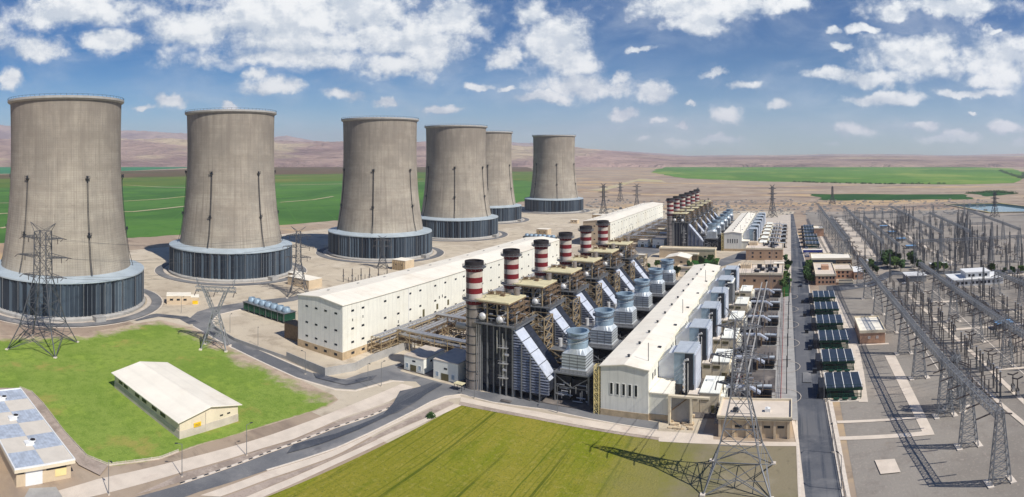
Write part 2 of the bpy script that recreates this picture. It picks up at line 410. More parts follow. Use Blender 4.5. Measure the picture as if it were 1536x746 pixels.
ground_mat('crop_olive', lin(134,131,42), [(lin(150,141,54),0.02,0.42,0.6,0.9), (lin(118,128,26),0.035,0.5,0.66,0.85,(1,0.25,1)), (lin(104,116,24),0.2,0.52,0.7,0.6,(1,0.3,1)), (lin(164,154,78),0.6,0.5,0.68,0.6), (lin(84,98,28),1.2,0.5,0.68,0.65)], bump=0.7, extra=rows_)
def tramlines(per, ang, col, amt, wd=0.03):
    def f_(q, p, c):
        X, Y, Z_ = q.sep(p)
        u = q.math('ADD', q.math('MULTIPLY', X, cos(ang)), q.math('MULTIPLY', Y, sin(ang)))
        f = q.math('FRACT', q.math('DIVIDE', u, per))
        return q.mix(q.math('MULTIPLY', q.math('LESS_THAN', f, wd), amt), c, col)
    return f_
ground_mat('field_green', lin(84,124,56), [(lin(62,102,46),0.004,0.42,0.6,0.9,(1,0.6,1)), (lin(96,142,50),0.01,0.5,0.68,0.6,(1,0.4,1)), (lin(52,92,40),0.06,0.5,0.7,0.4)], extra=tramlines(60,0.9,lin(80,125,48),0.5))
ground_mat('field_moss', lin(100,118,46), [(lin(78,108,44),0.003,0.42,0.6,0.9,(1,0.5,1)), (lin(134,128,66),0.006,0.52,0.66,0.8,(1,0.4,1)), (lin(70,96,40),0.03,0.5,0.7,0.4)])
ground_mat('field_brown', lin(104,82,60), [(lin(86,84,48),0.002,0.45,0.62,0.9,(1,0.5,1)), (lin(128,104,84),0.005,0.5,0.7,0.7)])
ground_mat('field_teal', lin(50,122,86), [(lin(66,136,74),0.002,0.45,0.62,0.9,(1,0.5,1))])
ground_mat('field_bright', lin(96,134,52), [(lin(74,116,44),0.0012,0.42,0.6,0.8,(1,0.5,1)), (lin(138,154,74),0.0022,0.5,0.64,0.9,(1,0.5,1)), (lin(62,104,36),0.008,0.5,0.7,0.6)], extra=tramlines(150,0.3,lin(90,150,44),0.3,0.1))
ground_mat('field_deep', lin(38,82,34), [(lin(52,98,38),0.01,0.45,0.62,0.9)], extra=tramlines(14,0.5,lin(30,64,30),0.5,0.3))
ground_mat('track', lin(186,172,142), [(lin(180,170,110),0.01,0.45,0.65,0.9)])

def fade_field(name):
    """grass that thins into bare soil near its edges (attribute 'edge' = metres to the edge)"""
    m = bpy.data.materials.new(name); m.use_nodes = True; q = NT(m.node_tree); b = m.node_tree.nodes['Principled BSDF']
    p = q.pos()
    c = lin(136,156,70)
    for col, sc, lo, hi, am, st in ((lin(112,140,52),0.03,0.42,0.6,0.8,(1,1,1)), (lin(152,172,72),0.06,0.5,0.68,0.7,(1,1,1)), (lin(104,132,48),0.3,0.46,0.64,0.6,(1,1,1)), (lin(154,172,80),1.5,0.5,0.66,0.45,(1,1,1)), (lin(84,108,44),2.6,0.54,0.68,0.6,(1,1,1)),
                                (lin(166,152,84),0.05,0.57,0.7,0.7,(1,1,1))):
        c = q.mix(q.math('MULTIPLY', q.ramp(q.noise(q.vmath('MULTIPLY', p, st), sc, 6, 0.62, 0.2), lo, hi), am), c, col)
    e = q.new('ShaderNodeAttribute', attribute_name='edge').outputs['Fac']
    nn = q.math('MULTIPLY', q.math('SUBTRACT', q.noise(p, 0.09, 7, 0.68), 0.5), 1.5)
    g = q.ramp(q.math('ADD', e, nn), 0.05, 0.5)
    soil = q.mix(q.ramp(q.noise(p, 0.12, 6), 0.45, 0.65), lin(192,172,150), lin(166,146,128))
    q.put(b.inputs['Base Color'], q.mix(g, soil, c)); b.inputs['Roughness'].default_value = 0.95; b.inputs['Specular IOR Level'].default_value = 0.15
    bn = q.new('ShaderNodeBump'); bn.inputs['Strength'].default_value = 0.7; bn.inputs['Distance'].default_value = 0.5
    q.put(bn.inputs['Height'], q.noise(p, 1.0, 6, 0.7)); q.l.new(bn.outputs[0], b.inputs['Normal'])
    MATS[name] = m
fade_field('lawn_fade')

ZL = [0.03]; BLK_ = 377
def sheet(name, pts, m, z=None, px=True, zs=None):
    if z is None: ZL[0] += 0.006; z = ZL[0]
    if px: pts = [G(x, y) for x, y in pts]
    ar = sum(a[0]*b[1]-b[0]*a[1] for a, b in zip(pts, pts[1:]+pts[:1]))
    if ar < 0: pts = pts[::-1]
    mb = MB(); mb.face([(x, y, z) for x, y in pts])
    return tag(mb.build(name, m), kind='structure')
def ribbon(name, pts, wd, m, z=None, px=True, closed=False, h=None, kind='structure'):
    if z is None: ZL[0] += 0.006; z = ZL[0]
    if px: pts = [G(x, y) for x, y in pts]
    mb = MB(); P = [Vector((x, y, 0)) for x, y in pts]; n = len(P); L = []; R_ = []
    for i, p in enumerate(P):
        a = P[(i-1) % n] if (closed or i > 0) else p; b = P[(i+1) % n] if (closed or i < n-1) else p
        dd = (b-a).normalized(); nn = Vector((-dd.y, dd.x, 0))*(wd/2)
        L.append(p+nn); R_.append(p-nn)
    for i in range(n if closed else n-1):
        j = (i+1) % n
        if h is None: mb.face([(R_[i].x,R_[i].y,z),(R_[j].x,R_[j].y,z),(L[j].x,L[j].y,z),(L[i].x,L[i].y,z)])
        else:
            q4 = [R_[i], R_[j], L[j], L[i]]
            mb.prism([(v.x, v.y) for v in q4], z, z+h)
    o = mb.build(name, m)
    if kind: tag(o, kind=kind)
    return o

def rough(pts, amp=0.035, n=7, seed=1):
    rq_ = random.Random(seed); out = []; W = [G(x, y) for x, y in pts]
    for a, b in zip(W, W[1:]+W[:1]):
        L = hypot(b[0]-a[0], b[1]-a[1])
        for k in range(n):
            f = k/n; o_ = 0 if k == 0 else rq_.uniform(-1,1)*min(L*amp, 22)
            out.append((a[0]+(b[0]-a[0])*f-(b[1]-a[1])/L*o_, a[1]+(b[1]-a[1])*f+(b[0]-a[0])/L*o_))
    return out
# far ground as one sheet to the horizon
mb = MB(); rad = [0, 400, 1500, 6000, 20000, 60000]; n = 64
for k in range(n):
    a0, a1 = 2*pi*k/n, 2*pi*(k+1)/n
    for r0, r1 in zip(rad, rad[1:]):
        q4 = [(r0*cos(a0), r0*sin(a0), 0), (r1*cos(a0), r1*sin(a0), 0), (r1*cos(a1), r1*sin(a1), 0), (r0*cos(a1), r0*sin(a1), 0)]
        mb.face(q4 if r0 else q4[:3])
tag(mb.build('ground', 'desert'), kind='structure')

# hills and mountains: a polar height field
def vnoise(x, y, seed=0):
    def h(i, j):
        v = math.sin(i*127.1+j*311.7+seed*74.7)*43758.5453; return v-math.floor(v)
    i, j = math.floor(x), math.floor(y); fx, fy = x-i, y-j
    fx = fx*fx*(3-2*fx); fy = fy*fy*(3-2*fy)
    return (h(i,j)*(1-fx)+h(i+1,j)*fx)*(1-fy)+(h(i,j+1)*(1-fx)+h(i+1,j+1)*fx)*fy
def ridged(x, y, seed, o=6):
    s, a, f, tot = 0, 1, 1, 0
    for k in range(o):
        s += a*(1-abs(2*vnoise(x*f, y*f, seed+k)-1)); tot += a; a *= 0.55; f *= 2.03
    return s/tot
def interp(x, tab):
    for (a, b) in zip(tab, tab[1:]):
        if a[0] <= x <= b[0]: return a[1]+(b[1]-a[1])*(x-a[0])/(b[0]-a[0])
    return tab[0][1] if x < tab[0][0] else tab[-1][1]
m = bpy.data.materials.new('hill_rock'); m.use_nodes = True; q = NT(m.node_tree); b = m.node_tree.nodes['Principled BSDF']; p = q.pos()
c = q.mix(q.ramp(q.noise(p, 0.0009, 7, 0.65), 0.42, 0.62), lin(180,152,138), lin(140,114,110))
c = q.mix(q.math('MULTIPLY', q.ramp(q.noise(p, 0.0004, 6, 0.6), 0.52, 0.62), 0.75), c, lin(206,188,150))
c = q.mix(q.math('MULTIPLY', q.ramp(q.noise(p, 0.004, 6, 0.7), 0.5, 0.7), 0.6), c, lin(120,88,82))
q.put(b.inputs['Base Color'], c); b.inputs['Roughness'].default_value = 1; b.inputs['Specular IOR Level'].default_value = 0.05
bn = q.new('ShaderNodeBump'); bn.inputs['Strength'].default_value = 1.0; bn.inputs['Distance'].default_value = 240
rg = q.math('ABSOLUTE', q.math('SUBTRACT', q.noise(p, 0.0016, 8, 0.62, 0.6), 0.5)); q.put(bn.inputs['Height'], rg); q.l.new(bn.outputs[0], b.inputs['Normal'])
MATS['hill_rock'] = m
def hills(name, R0, R1, nr, tab, seed, cell, px0=-260, px1=1900, base=0.25):
    na = 520; i0 = 0; mb = MB()
    for j in range(nr+1):
        f = j/nr; R = R0+(R1-R0)*f
        for k in range(na+1):
            px = px0+(px1-px0)*k/na; a = (px-VX)/FPX; X, Y = R*sin(a), R*cos(a)
            env = interp(px, tab)/FPX*R1
            e = math.sin(min(1, f*1.25)*pi/2)**1.3*(1 if f < 0.8 else 1-0.25*(f-0.8)/0.2)
            hgt = env*e*(base+(1-base)*ridged(X/cell, Y/cell, seed)*1.25)
            if f == 0: hgt = -5
            mb.v.append((X, Y, HC*f**0.5+hgt if hgt > 0 else -5))
    for j in range(nr):
        for k in range(na):
            a = j*(na+1)+k; mb.f.append((a, a+1, a+na+2, a+na+1)); mb.m.append(0)
    return tag(mb.build(name, 'hill_rock', smooth=False), kind='structure')
hills('hills', 5200, 9500, 46, [(-260,22),(0,26),(200,26),(330,27),(430,24),(640,21),(760,17),(870,12),(960,6),(1010,1.5),(1060,0.0),(1180,0.5),(1300,2.2),(1420,1.0),(1900,0)], 3, 1500, base=0.35)
hills('mountains', 13000, 17500, 34, [(-260,50),(0,52),(60,46),(200,40),(300,37),(400,28),(430,36),(475,31),(560,26),(640,26),(760,22),(870,15),(960,9),(1030,2),(1120,3),(1250,6),(1400,3),(1536,5),(1900,6)], 11, 4600, base=0.3)

# yards
sheet('yard_ground', [(-420,150),(-30,150),(-30,215),(2,1010),(-250,1010),(-490,1010),(-540,600),(-520,120)], 'yard_sand', px=False)
sheet('field', rough([(-60,372),(0,365),(120,361),(200,357),(275,352),(420,338),(500,331),(640,331),(720,318),(770,306),(800,297),(812,288),(800,272),(760,268),(500,271),(0,281),(-60,283)]), 'field_green', z=0.1, px=False)
sheet('field', rough([(-60,284),(0,282),(500,272),(760,269),(800,273),(810,266),(800,257),(640,258),(400,262),(0,268),(-60,270)]), 'field_moss', z=0.2, px=False)
sheet('field', rough([(-60,270.5),(0,268.5),(400,262.5),(640,258.5),(800,257.5),(790,250),(640,246),(450,248),(280,254),(0,262),(-60,262)]), 'field_brown', z=0.3, px=False)
sheet('field', rough([(-60,262),(0,261),(150,258),(290,252),(275,248.5),(0,251),(-60,251)]), 'field_teal', z=0.4, px=False)
for k, (pts, wd) in enumerate([([(-60,330),(0,321),(60,318),(200,318),(240,314),(285,309)], 9), ([(0,343),(30,338)], 8), ([(0,305),(190,302),(240,299),(290,294)], 8), ([(60,279),(190,278),(240,281),(290,282)], 14),
        ([(420,304),(470,300),(500,295)], 7), ([(420,278),(520,276),(640,272)], 16)]):
    ribbon('track', pts, wd, 'track', z=0.5+0.01*k)
sheet('field', rough([(976,257),(1000,250.5),(1060,246.5),(1200,246),(1400,248.5),(1520,253),(1536,258),(1520,275),(1440,277),(1240,274),(1130,272),(1030,268),(985,261)]), 'field_bright', z=0.3, px=False)
sheet('field', rough([(1214,291),(1445,291.5),(1462,299),(1235,300.5)]), 'field_deep', z=0.25, px=False)
sheet('field', rough([(1450,289),(1500,286),(1525,291),(1480,295)]), 'field_deep', z=0.25, px=False)
sheet('track', [(880,285),(900,283),(960,268),(990,270),(1000,274),(955,272),(905,287)], 'track', z=0.2)
# pond: sloping lined banks round a sheet of water
m = mat('water_pond', lin(96,134,140), 0.12, 0, 0.1, 0.02, spec=0.5, world=True)
mat('liner', lin(30,62,66), 0.6, 0, 0.1, 0.05, world=True)
pond = [G(1418,307.5), G(1500,306), G(1600,318), G(1485,320)]
sheet('pond_bank', pond, 'liner', z=0.3, px=False)
sheet('pond_water', [G(1448,311), G(1500,309.5), G(1560,317), G(1484,318.6)], 'water_pond', z=0.4, px=False)
ribbon('pond_bund', pond, 6, 'track', px=False, closed=True, z=0.2, h=1.5)

sheet('gravel_yard', [(17,120),(420,120),(420,1000),(20,1000)], 'yard_gravel', px=False)
sheet('compound_soil', [(985,746),(988,660),(1195,668),(1200,746),(1200,800),(980,800)], 'compound_soil')
sheet('crop_field', [(400,746),(690,608),(800,628),(900,645),(990,659),(985,800),(300,800)], 'crop_olive')
# grass with worn edges, as a fine grid with the distance to its outline
_l = [(-60,505),(0,503),(60,505),(130,500),(200,486),(240,480),(290,492),(345,522),(400,548),(450,570),(500,593),(508,600),(495,609),(370,648),(300,668),(268,680),(240,690),(165,701),(130,688),(96,650),(66,610),(50,592),(30,584),(-60,584)]
lawn_pts = [(x, y) if not (y < 575 and x < 460) else (x, y, 1) for x, y in _l]
def lawn2(name, pts):
    import bmesh
    P = [Vector((*G(p[0], p[1]), 0)) for p in pts]; n = len(P)
    x0 = min(p.x for p in P); x1 = max(p.x for p in P); y0 = min(p.y for p in P); y1 = max(p.y for p in P)
    bm = bmesh.new(); bm.faces.new([bm.verts.new((p.x, p.y, 0.045)) for p in P]); st = 2.5
    def cut(co, no): bmesh.ops.bisect_plane(bm, geom=bm.verts[:]+bm.edges[:]+bm.faces[:], plane_co=co, plane_no=no)
    x = x0+st
    while x < x1: cut((x,0,0), (1,0,0)); x += st
    y = y0+st
    while y < y1: cut((0,y,0), (0,1,0)); y += st
    if bm.faces[:][0].normal.z < 0: bmesh.ops.reverse_faces(bm, faces=bm.faces[:])
    me = bpy.data.meshes.new(name); bm.to_mesh(me); bm.free(); me.materials.append(MATS['lawn_fade'])
    E_ = [(P[i], P[(i+1) % n], 22.0 if len(pts[i]) == 3 else 2.2) for i in range(n)]
    at = me.attributes.new('edge', 'FLOAT', 'POINT')
    for v in me.vertices:
        c = Vector((v.co.x, v.co.y, 0)); best = 9
        for a, b, soft in E_:
            e = b-a; tt = max(0, min(1, (c-a).dot(e)/e.length_squared)); best = min(best, (c-(a+e*tt)).length/soft)
        at.data[v.index].value = min(1.5, best)
    o = bpy.data.objects.new(name, me); COL.objects.link(o); return tag(o, kind='structure')
lawn2('lawn', lawn_pts)

# roads
MAINROAD = [(1200,746),(1196,650),(1190,520),(1186,430),(1184,400),(1181,350),(1178,322),(1190,321),(1196,350),(1210,400),(1217,460),(1231,560),(1248,650),(1265,746),(1278,800),(1203,800)]
sheet('road', MAINROAD, 'asphalt')
sheet('road', [(180,752),(270,728),(400,682),(504,643),(556,626),(598,608),(627,593),(634,582),(624,573),(606,572),(582,570),(603,538),(612,530),(628,521),(640,526),(622,540),(600,557),(661,574),(723,588),(771,594),(846,603),(900,618),
    (988,634),(988,645),(890,629),(820,614),(739,603),(692,591),(668,594),(647,602),(621,616),(567,643),(504,672),(400,706),(300,738),(200,772),(100,790)], 'asphalt_pale')
sheet('road', [(603,538),(553,557),(518,569),(488,567),(453,554),(400,531),(350,508),(325,494),(318,482),(326,472),(372,461),(440,452),(480,440),(480,434),(440,445),(369,453),(320,461),(296,468),(284,478),(290,489),(330,512),(400,546),(444,566),(503,583),(533,585),(565,576),(584,571)], 'asphalt_pale')
ribbon('road', [(200,480),(236,473),(275,477),(292,486)], 7, 'asphalt')
kb = MB()
def kerb(pts, wd=0.45, h=0.14, m='kerb_pale'):
    ribbon('kerb', pts, wd, m, h=h, z=0.02)
kerb([(270,726),(400,680),(504,641),(556,624),(598,606),(626,592)], 0.8)
kerb([(1265,746),(1248,650),(1231,560),(1217,460),(1210,400),(1196,350)], 0.6)
kerb([(1200,746),(1196,650),(1190,520),(1187,460)], 0.5)
kerb([(400,547),(444,567),(503,585),(533,587),(565,578),(590,572),(606,573)], 0.8)
kerb([(400,706),(504,673),(567,644),(621,617),(647,603),(668,595),(692,592),(739,604),(820,615),(890,630),(985,646)], 0.6)
kerb([(290,490),(330,513),(400,547)], 0.8)
kerb([(372,461.5),(326,473),(319,482),(326,494),(350,508),(400,530),(453,553)], 0.9)
# yellow and black dashes on the kerb by the front road
dm = MB(); P0 = [Vector((*G(x, y), 0)) for x, y in [(270,726),(400,680),(504,641),(556,624),(598,606)]]
for a, b in zip(P0, P0[1:]):
    L = (b-a).length; k = 0
    while k*4 < L:
        u = a+(b-a)*(k*4/L); v_ = a+(b-a)*(min(L, k*4+1.6)/L); dm.bar((u.x,u.y,0.172), (v_.x,v_.y,0.172), 0.6, 0.02); k += 1
tag(dm.build('kerb_marking', 'steel_dark'), kind='structure')
def band(name, A, B, m, n=24):
    ZL[0] += 0.006; z = ZL[0]
    def rs(P):
        P = [Vector((*G(x, y), 0)) for x, y in P]; L = [0]
        for a, b in zip(P, P[1:]): L.append(L[-1]+(b-a).length)
        out = []
        for k in range(n+1):
            d_ = L[-1]*k/n; j = max(i for i in range(len(P)-1) if L[i] <= d_+1e-6); out.append(P[j].lerp(P[j+1], min(1, (d_-L[j])/(L[j+1]-L[j]))))
        return out
    U, V = rs(A), rs(B); mb = MB()
    for k in range(n):
        mb.face([(V[k].x,V[k].y,z),(V[k+1].x,V[k+1].y,z),(U[k+1].x,U[k+1].y,z),(U[k].x,U[k].y,z)])
    return tag(mb.build(name, m), kind='structure')
# pavements, channel covers, verges
band('pavement', [(60,744),(151,718),(273,690),(400,655),(509,615),(603,576)], [(110,752),(273,709),(400,671),(439,660),(512,628),(582,604),(621,581)], 'slab_pink')
band('verge', [(200,744),(273,711),(400,673),(439,662),(512,630),(582,606),(600,600)], [(270,724),(400,679),(504,640),(556,623),(600,603)], 'gravel_verge')
band('pavement', [(300,744),(400,708),(504,675),(567,646),(621,619),(648,604),(668,596),(690,593)], [(330,746),(400,720),(504,684),(575,645),(642,613),(676,599),(692,597)], 'slab_pink')
band('verge', [(330,748),(400,722),(504,686),(575,648),(642,615),(672,602)], [(360,750),(400,732),(500,689),(587,649),(642,625),(681,606)], 'gravel_verge')
band('pavement', [(360,750),(400,733),(500,690),(587,650),(642,626),(681,607)], [(385,752),(400,744),(500,699),(587,658),(642,632),(694,608)], 'slab_pink')
band('pavement', [(692,596),(739,606),(800,617),(890,632),(985,647),(1070,652)], [(690,603),(739,613),(800,625),(890,642),(988,657),(1070,660)], 'slab_pink')
band('verge', [(690,603.5),(739,613.5),(800,625.5),(890,642.5),(988,657.5)], [(688,608),(739,618),(800,629),(890,646),(988,661)], 'gravel_verge')
sheet('pavement', [(988,657),(1070,660),(1196,664),(1196,670),(1070,667),(988,663)], 'slab_pink')
sheet('pavement', [(1187,630),(1193,632),(1198,660),(1208,746),(1210,790),(1199,790),(1197,746),(1194,665)], 'slab_pink')
sheet('pavement', [(1268,746),(1250,650),(1233,560),(1221,470),(1226,470),(1240,560),(1258,650),(1276,746),(1290,800),(1281,800)], 'kerb_pale')
sheet('pavement', [(430,505),(520,545),(556,545),(610,520),(700,530),(700,575),(620,560),(600,545),(560,556),(518,567),(488,565),(452,550),(330,500),(322,482),(360,470),(430,500)], 'yard_sand')
# ring roads round the cooling towers are built with the towers
# right-hand yard: slabs, cable channel covers, paths
for pts in ([(1327,534),(1343,534),(1400,648),(1383,648)], [(1246,444),(1256,444),(1284,500),(1296,560),(1283,560),(1268,500)], [(1383,648),(1400,648),(1402,653),(1270,661),(1258,661),(1258,656),(1378,649)],
            [(1255,632),(1262,632),(1385,625),(1385,628),(1256,636)], [(1290,640),(1290,640.5),(1291,640)], [(1284,560),(1296,560),(1302,604),(1288,604)], [(1359,442),(1364,442),(1476,542),(1536,600),(1536,608),(1468,542)],
            [(1372,453),(1445,451),(1445,453),(1374,455.5)], [(1418,494),(1536,485),(1536,488),(1420,497)], [(1482,554),(1560,549),(1560,552),(1484,557)], [(1262,340),(1266,338),(1300,362),(1314,386),(1309,386),(1296,364)],
            [(1217,354),(1222,352),(1240,380),(1236,382)], [(1224,344),(1229,344),(1246,378),(1242,380)], [(1440,415),(1536,411),(1536,413),(1442,417)], [(1536,640),(1500,610),(1450,560),(1452,559),(1504,606),(1540,636)],
            [(1320,331),(1324,330),(1420,388),(1436,396),(1424,402),(1417,398),(1425,394)]):
    sheet('channel_cover', pts, 'slab_pink')
sheet('pavement', [(1250,328),(1262,328),(1300,362),(1306,386),(1285,384),(1268,352)], 'concrete')
sheet('road', [(1240,436),(1240,430),(1300,425),(1330,408),(1420,407),(1536,404),(1536,409),(1420,412),(1340,413),(1310,430),(1260,437)], 'asphalt')
sheet('road', [(1186,395),(1186,385),(1140,384),(1125,376),(1118,376),(1080,390),(1078,400),(1083,400),(1122,388)], 'asphalt_pale')
sheet('road', [(950,372),(1000,368),(1080,366),(1100,372),(1000,376),(978,382),(960,398),(945,398),(962,384)], 'asphalt_pale')
ground_mat('plant_floor', lin(112,106,102), [(lin(78,74,74),0.05,0.42,0.6,0.9), (lin(150,140,130),0.11,0.5,0.7,0.7), (lin(48,46,48),0.3,0.56,0.75,0.7)], bump=0.3)
for o_ in (0, BLK_):
    sheet('plant_floor', [(-160,206+o_),(-66,204+o_),(-66,420+o_),(-160,420+o_)], 'plant_floor', px=False)
    sheet('plant_floor', [(-47,206+o_),(-4,212+o_),(-4,412+o_),(-47,412+o_)], 'plant_floor', px=False)
sheet('paving_pad', [(1187,440),(1168,440),(1162,600),(1190,632),(1197,632)], 'concrete_grey')
sheet('yard_tint', [(1186,322),(1178,322),(1140,330),(1150,420),(1187,430)], 'concrete')
sheet('lawn', [(1173,425),(1173,407),(1182,407),(1186,425),(1184,445),(1174,447)], 'field_deep')
sheet('lawn', [(1036,390),(1060,387),(1080,388),(1076,398),(1044,402)], 'field_deep')
sheet('inspection_slab', [(1312,692),(1342,690),(1351,710),(1321,713)], 'slab_pink')
# worn patches and repairs on the roads
for pts in ([(600,588),(628,582),(650,574),(664,578),(640,592),(622,606),(596,620),(570,628),(590,606)], [(440,668),(504,652),(560,630),(592,614),(588,622),(540,645),(480,668),(430,682)],
            [(470,560),(520,572),(566,564),(560,570),(520,579),(474,568)]):
    sheet('road_patch', pts, 'asphalt')
for pts in ([(700,560),(712,566),(706,570),(690,564)], [(752,600),(768,603),(766,606),(750,603)]): sheet('road_patch', pts, 'plant_floor')
sheet('road_patch', [(1204,560),(1216,560),(1218,575),(1204,575)], 'asphalt_pale')
# ================================================================== cooling towers
def shell_mat():
    m = bpy.data.materials.new('shell_concrete'); m.use_nodes = True; q = NT(m.node_tree); b = m.node_tree.nodes['Principled BSDF']
    p = q.obj(); x, y, z = q.sep(p)
    an = q.math('MULTIPLY', q.math('ARCTAN2', y, x), 38.0)
    cv = q.comb(an, q.math('MULTIPLY', q.new('ShaderNodeObjectInfo').outputs['Random'], 90.0), z)
    c = lin(184,177,163)
    c = q.mix(q.ramp(q.noise(q.vmath('MULTIPLY', cv, (0.05,1,0.05)), 1.0, 5, 0.6), 0.35, 0.65), lin(166,160,148), lin(194,186,170))
    # run-down streaks
    st = q.noise(q.vmath('MULTIPLY', cv, (0.55,1,0.014)), 1.0, 6, 0.7)
    c = q.mix(q.math('MULTIPLY', q.ramp(st, 0.46, 0.72), 0.6), c, lin(132,122,112))
    st2 = q.noise(q.vmath('MULTIPLY', cv, (1.6,1,0.03)), 1.0, 3, 0.6)
    c = q.mix(q.math('MULTIPLY', q.ramp(st2, 0.5, 0.75), 0.35), c, lin(224,212,196))
    # climbing-form lifts and panel joints
    fz = q.math('FRACT', q.math('DIVIDE', z, 1.35))
    c = q.mix(q.math('MULTIPLY', q.math('LESS_THAN', fz, 0.16), q.ramp(q.noise(q.vmath('MULTIPLY', cv, (0.3,1,0.05)), 1.0, 3), 0.4, 0.7, 0.12, 0.4)), c, lin(120,110,102))
    fa = q.math('FRACT', q.math('DIVIDE', an, 1.45))
    c = q.mix(q.math('MULTIPLY', q.math('LESS_THAN', fa, 0.16), q.ramp(q.noise(q.vmath('MULTIPLY', cv, (0.3,1,0.02)), 1.3, 4), 0.38, 0.66, 0.04, 0.5)), c, lin(122,112,104))
    # broad weathered bands and patches
    c = q.mix(q.math('MULTIPLY', q.ramp(q.noise(q.vmath('MULTIPLY', cv, (0.03,1,0.09)), 1.0, 5, 0.6), 0.48, 0.62), 0.4), c, lin(150,142,130))
    c = q.mix(q.math('MULTIPLY', q.ramp(q.noise(q.vmath('MULTIPLY', cv, (0.9,1,0.9)), 0.5, 6, 0.7), 0.55, 0.7), 0.4), c, lin(128,120,110))
    # each lift has its own tone
    lz = q.noise(q.comb(q.math('MULTIPLY', an, 0.008), 0.0, q.math('FLOOR', q.math('DIVIDE', z, 1.35))), 1.7, 1)
    c = q.mix(q.math('MULTIPLY', q.ramp(lz, 0.42, 0.7), 0.2), c, lin(146,136,126))
    # weathering towards the top
    c = q.mix(q.math('MULTIPLY', q.ramp(z, 55, 120), q.ramp(q.noise(q.vmath('MULTIPLY', cv, (0.2,1,0.04)), 1.0, 5), 0.3, 0.7, 0.3, 0.8)), c, lin(142,134,124))
    c = q.mix(q.math('MULTIPLY', q.ramp(q.noise(q.vmath('MULTIPLY', cv, (0.12,1,0.1)), 0.35, 6, 0.7), 0.5, 0.7), 0.3), c, lin(150,140,128))
    c = q.mix(1.0, c, (0.80, 0.78, 0.76), 'MULTIPLY')
    q.put(b.inputs['Base Color'], c); b.inputs['Roughness'].default_value = 0.92; b.inputs['Specular IOR Level'].default_value = 0.2
    MATS['shell_concrete'] = m
shell_mat()
def delta_mat():
    m = bpy.data.materials.new('exchanger_panels'); m.use_nodes = True; q = NT(m.node_tree); b = m.node_tree.nodes['Principled BSDF']
    p = q.obj(); x, y, z = q.sep(p)
    an = q.math('MULTIPLY', q.math('ARCTAN2', y, x), 119/(2*pi))
    k = q.math('FLOOR', an)
    wn = q.new('ShaderNodeTexWhiteNoise', noise_dimensions='1D'); q.put(wn.inputs['W'], k)
    c = q.mix(wn.outputs[0], lin(40,50,62), lin(90,104,116))
    c = q.mix(q.math('MULTIPLY', q.math('LESS_THAN', wn.outputs[0], 0.18), 0.6), c, lin(24,30,40))
    f = q.math('FRACT', an)
    c = q.mix(q.math('MULTIPLY', q.math('LESS_THAN', f, 0.09), 0.6), c, lin(150,160,168))
    c = q.mix(q.math('MULTIPLY', q.ramp(q.noise(q.vmath('MULTIPLY', p, (0.3,0.3,0.08)), 1, 4), 0.45, 0.7), 0.35), c, lin(52,60,70))
    q.put(b.inputs['Base Color'], c); b.inputs['Roughness'].default_value = 0.5; b.inputs['Metallic'].default_value = 0.2
    MATS['exchanger_panels'] = m
delta_mat()
mat('collar_sheet', lin(176,187,192), 0.5, 0.15, 0.1, 0.1, streak=0.1)
PROF = [(42.2,20),(41.2,24),(39.9,33),(38.7,41),(37.6,50),(36.6,60),(35.8,72),(35.3,84),(35.1,95),(35.15,106),(35.3,116),(35.5,124),(35.9,130)]
def rprof(z):
    for (a, b) in zip(PROF, PROF[1:]):
        if a[1] <= z <= b[1]: return a[0]+(b[0]-a[0])*(z-a[1])/(b[1]-a[1])
    return PROF[-1][0]
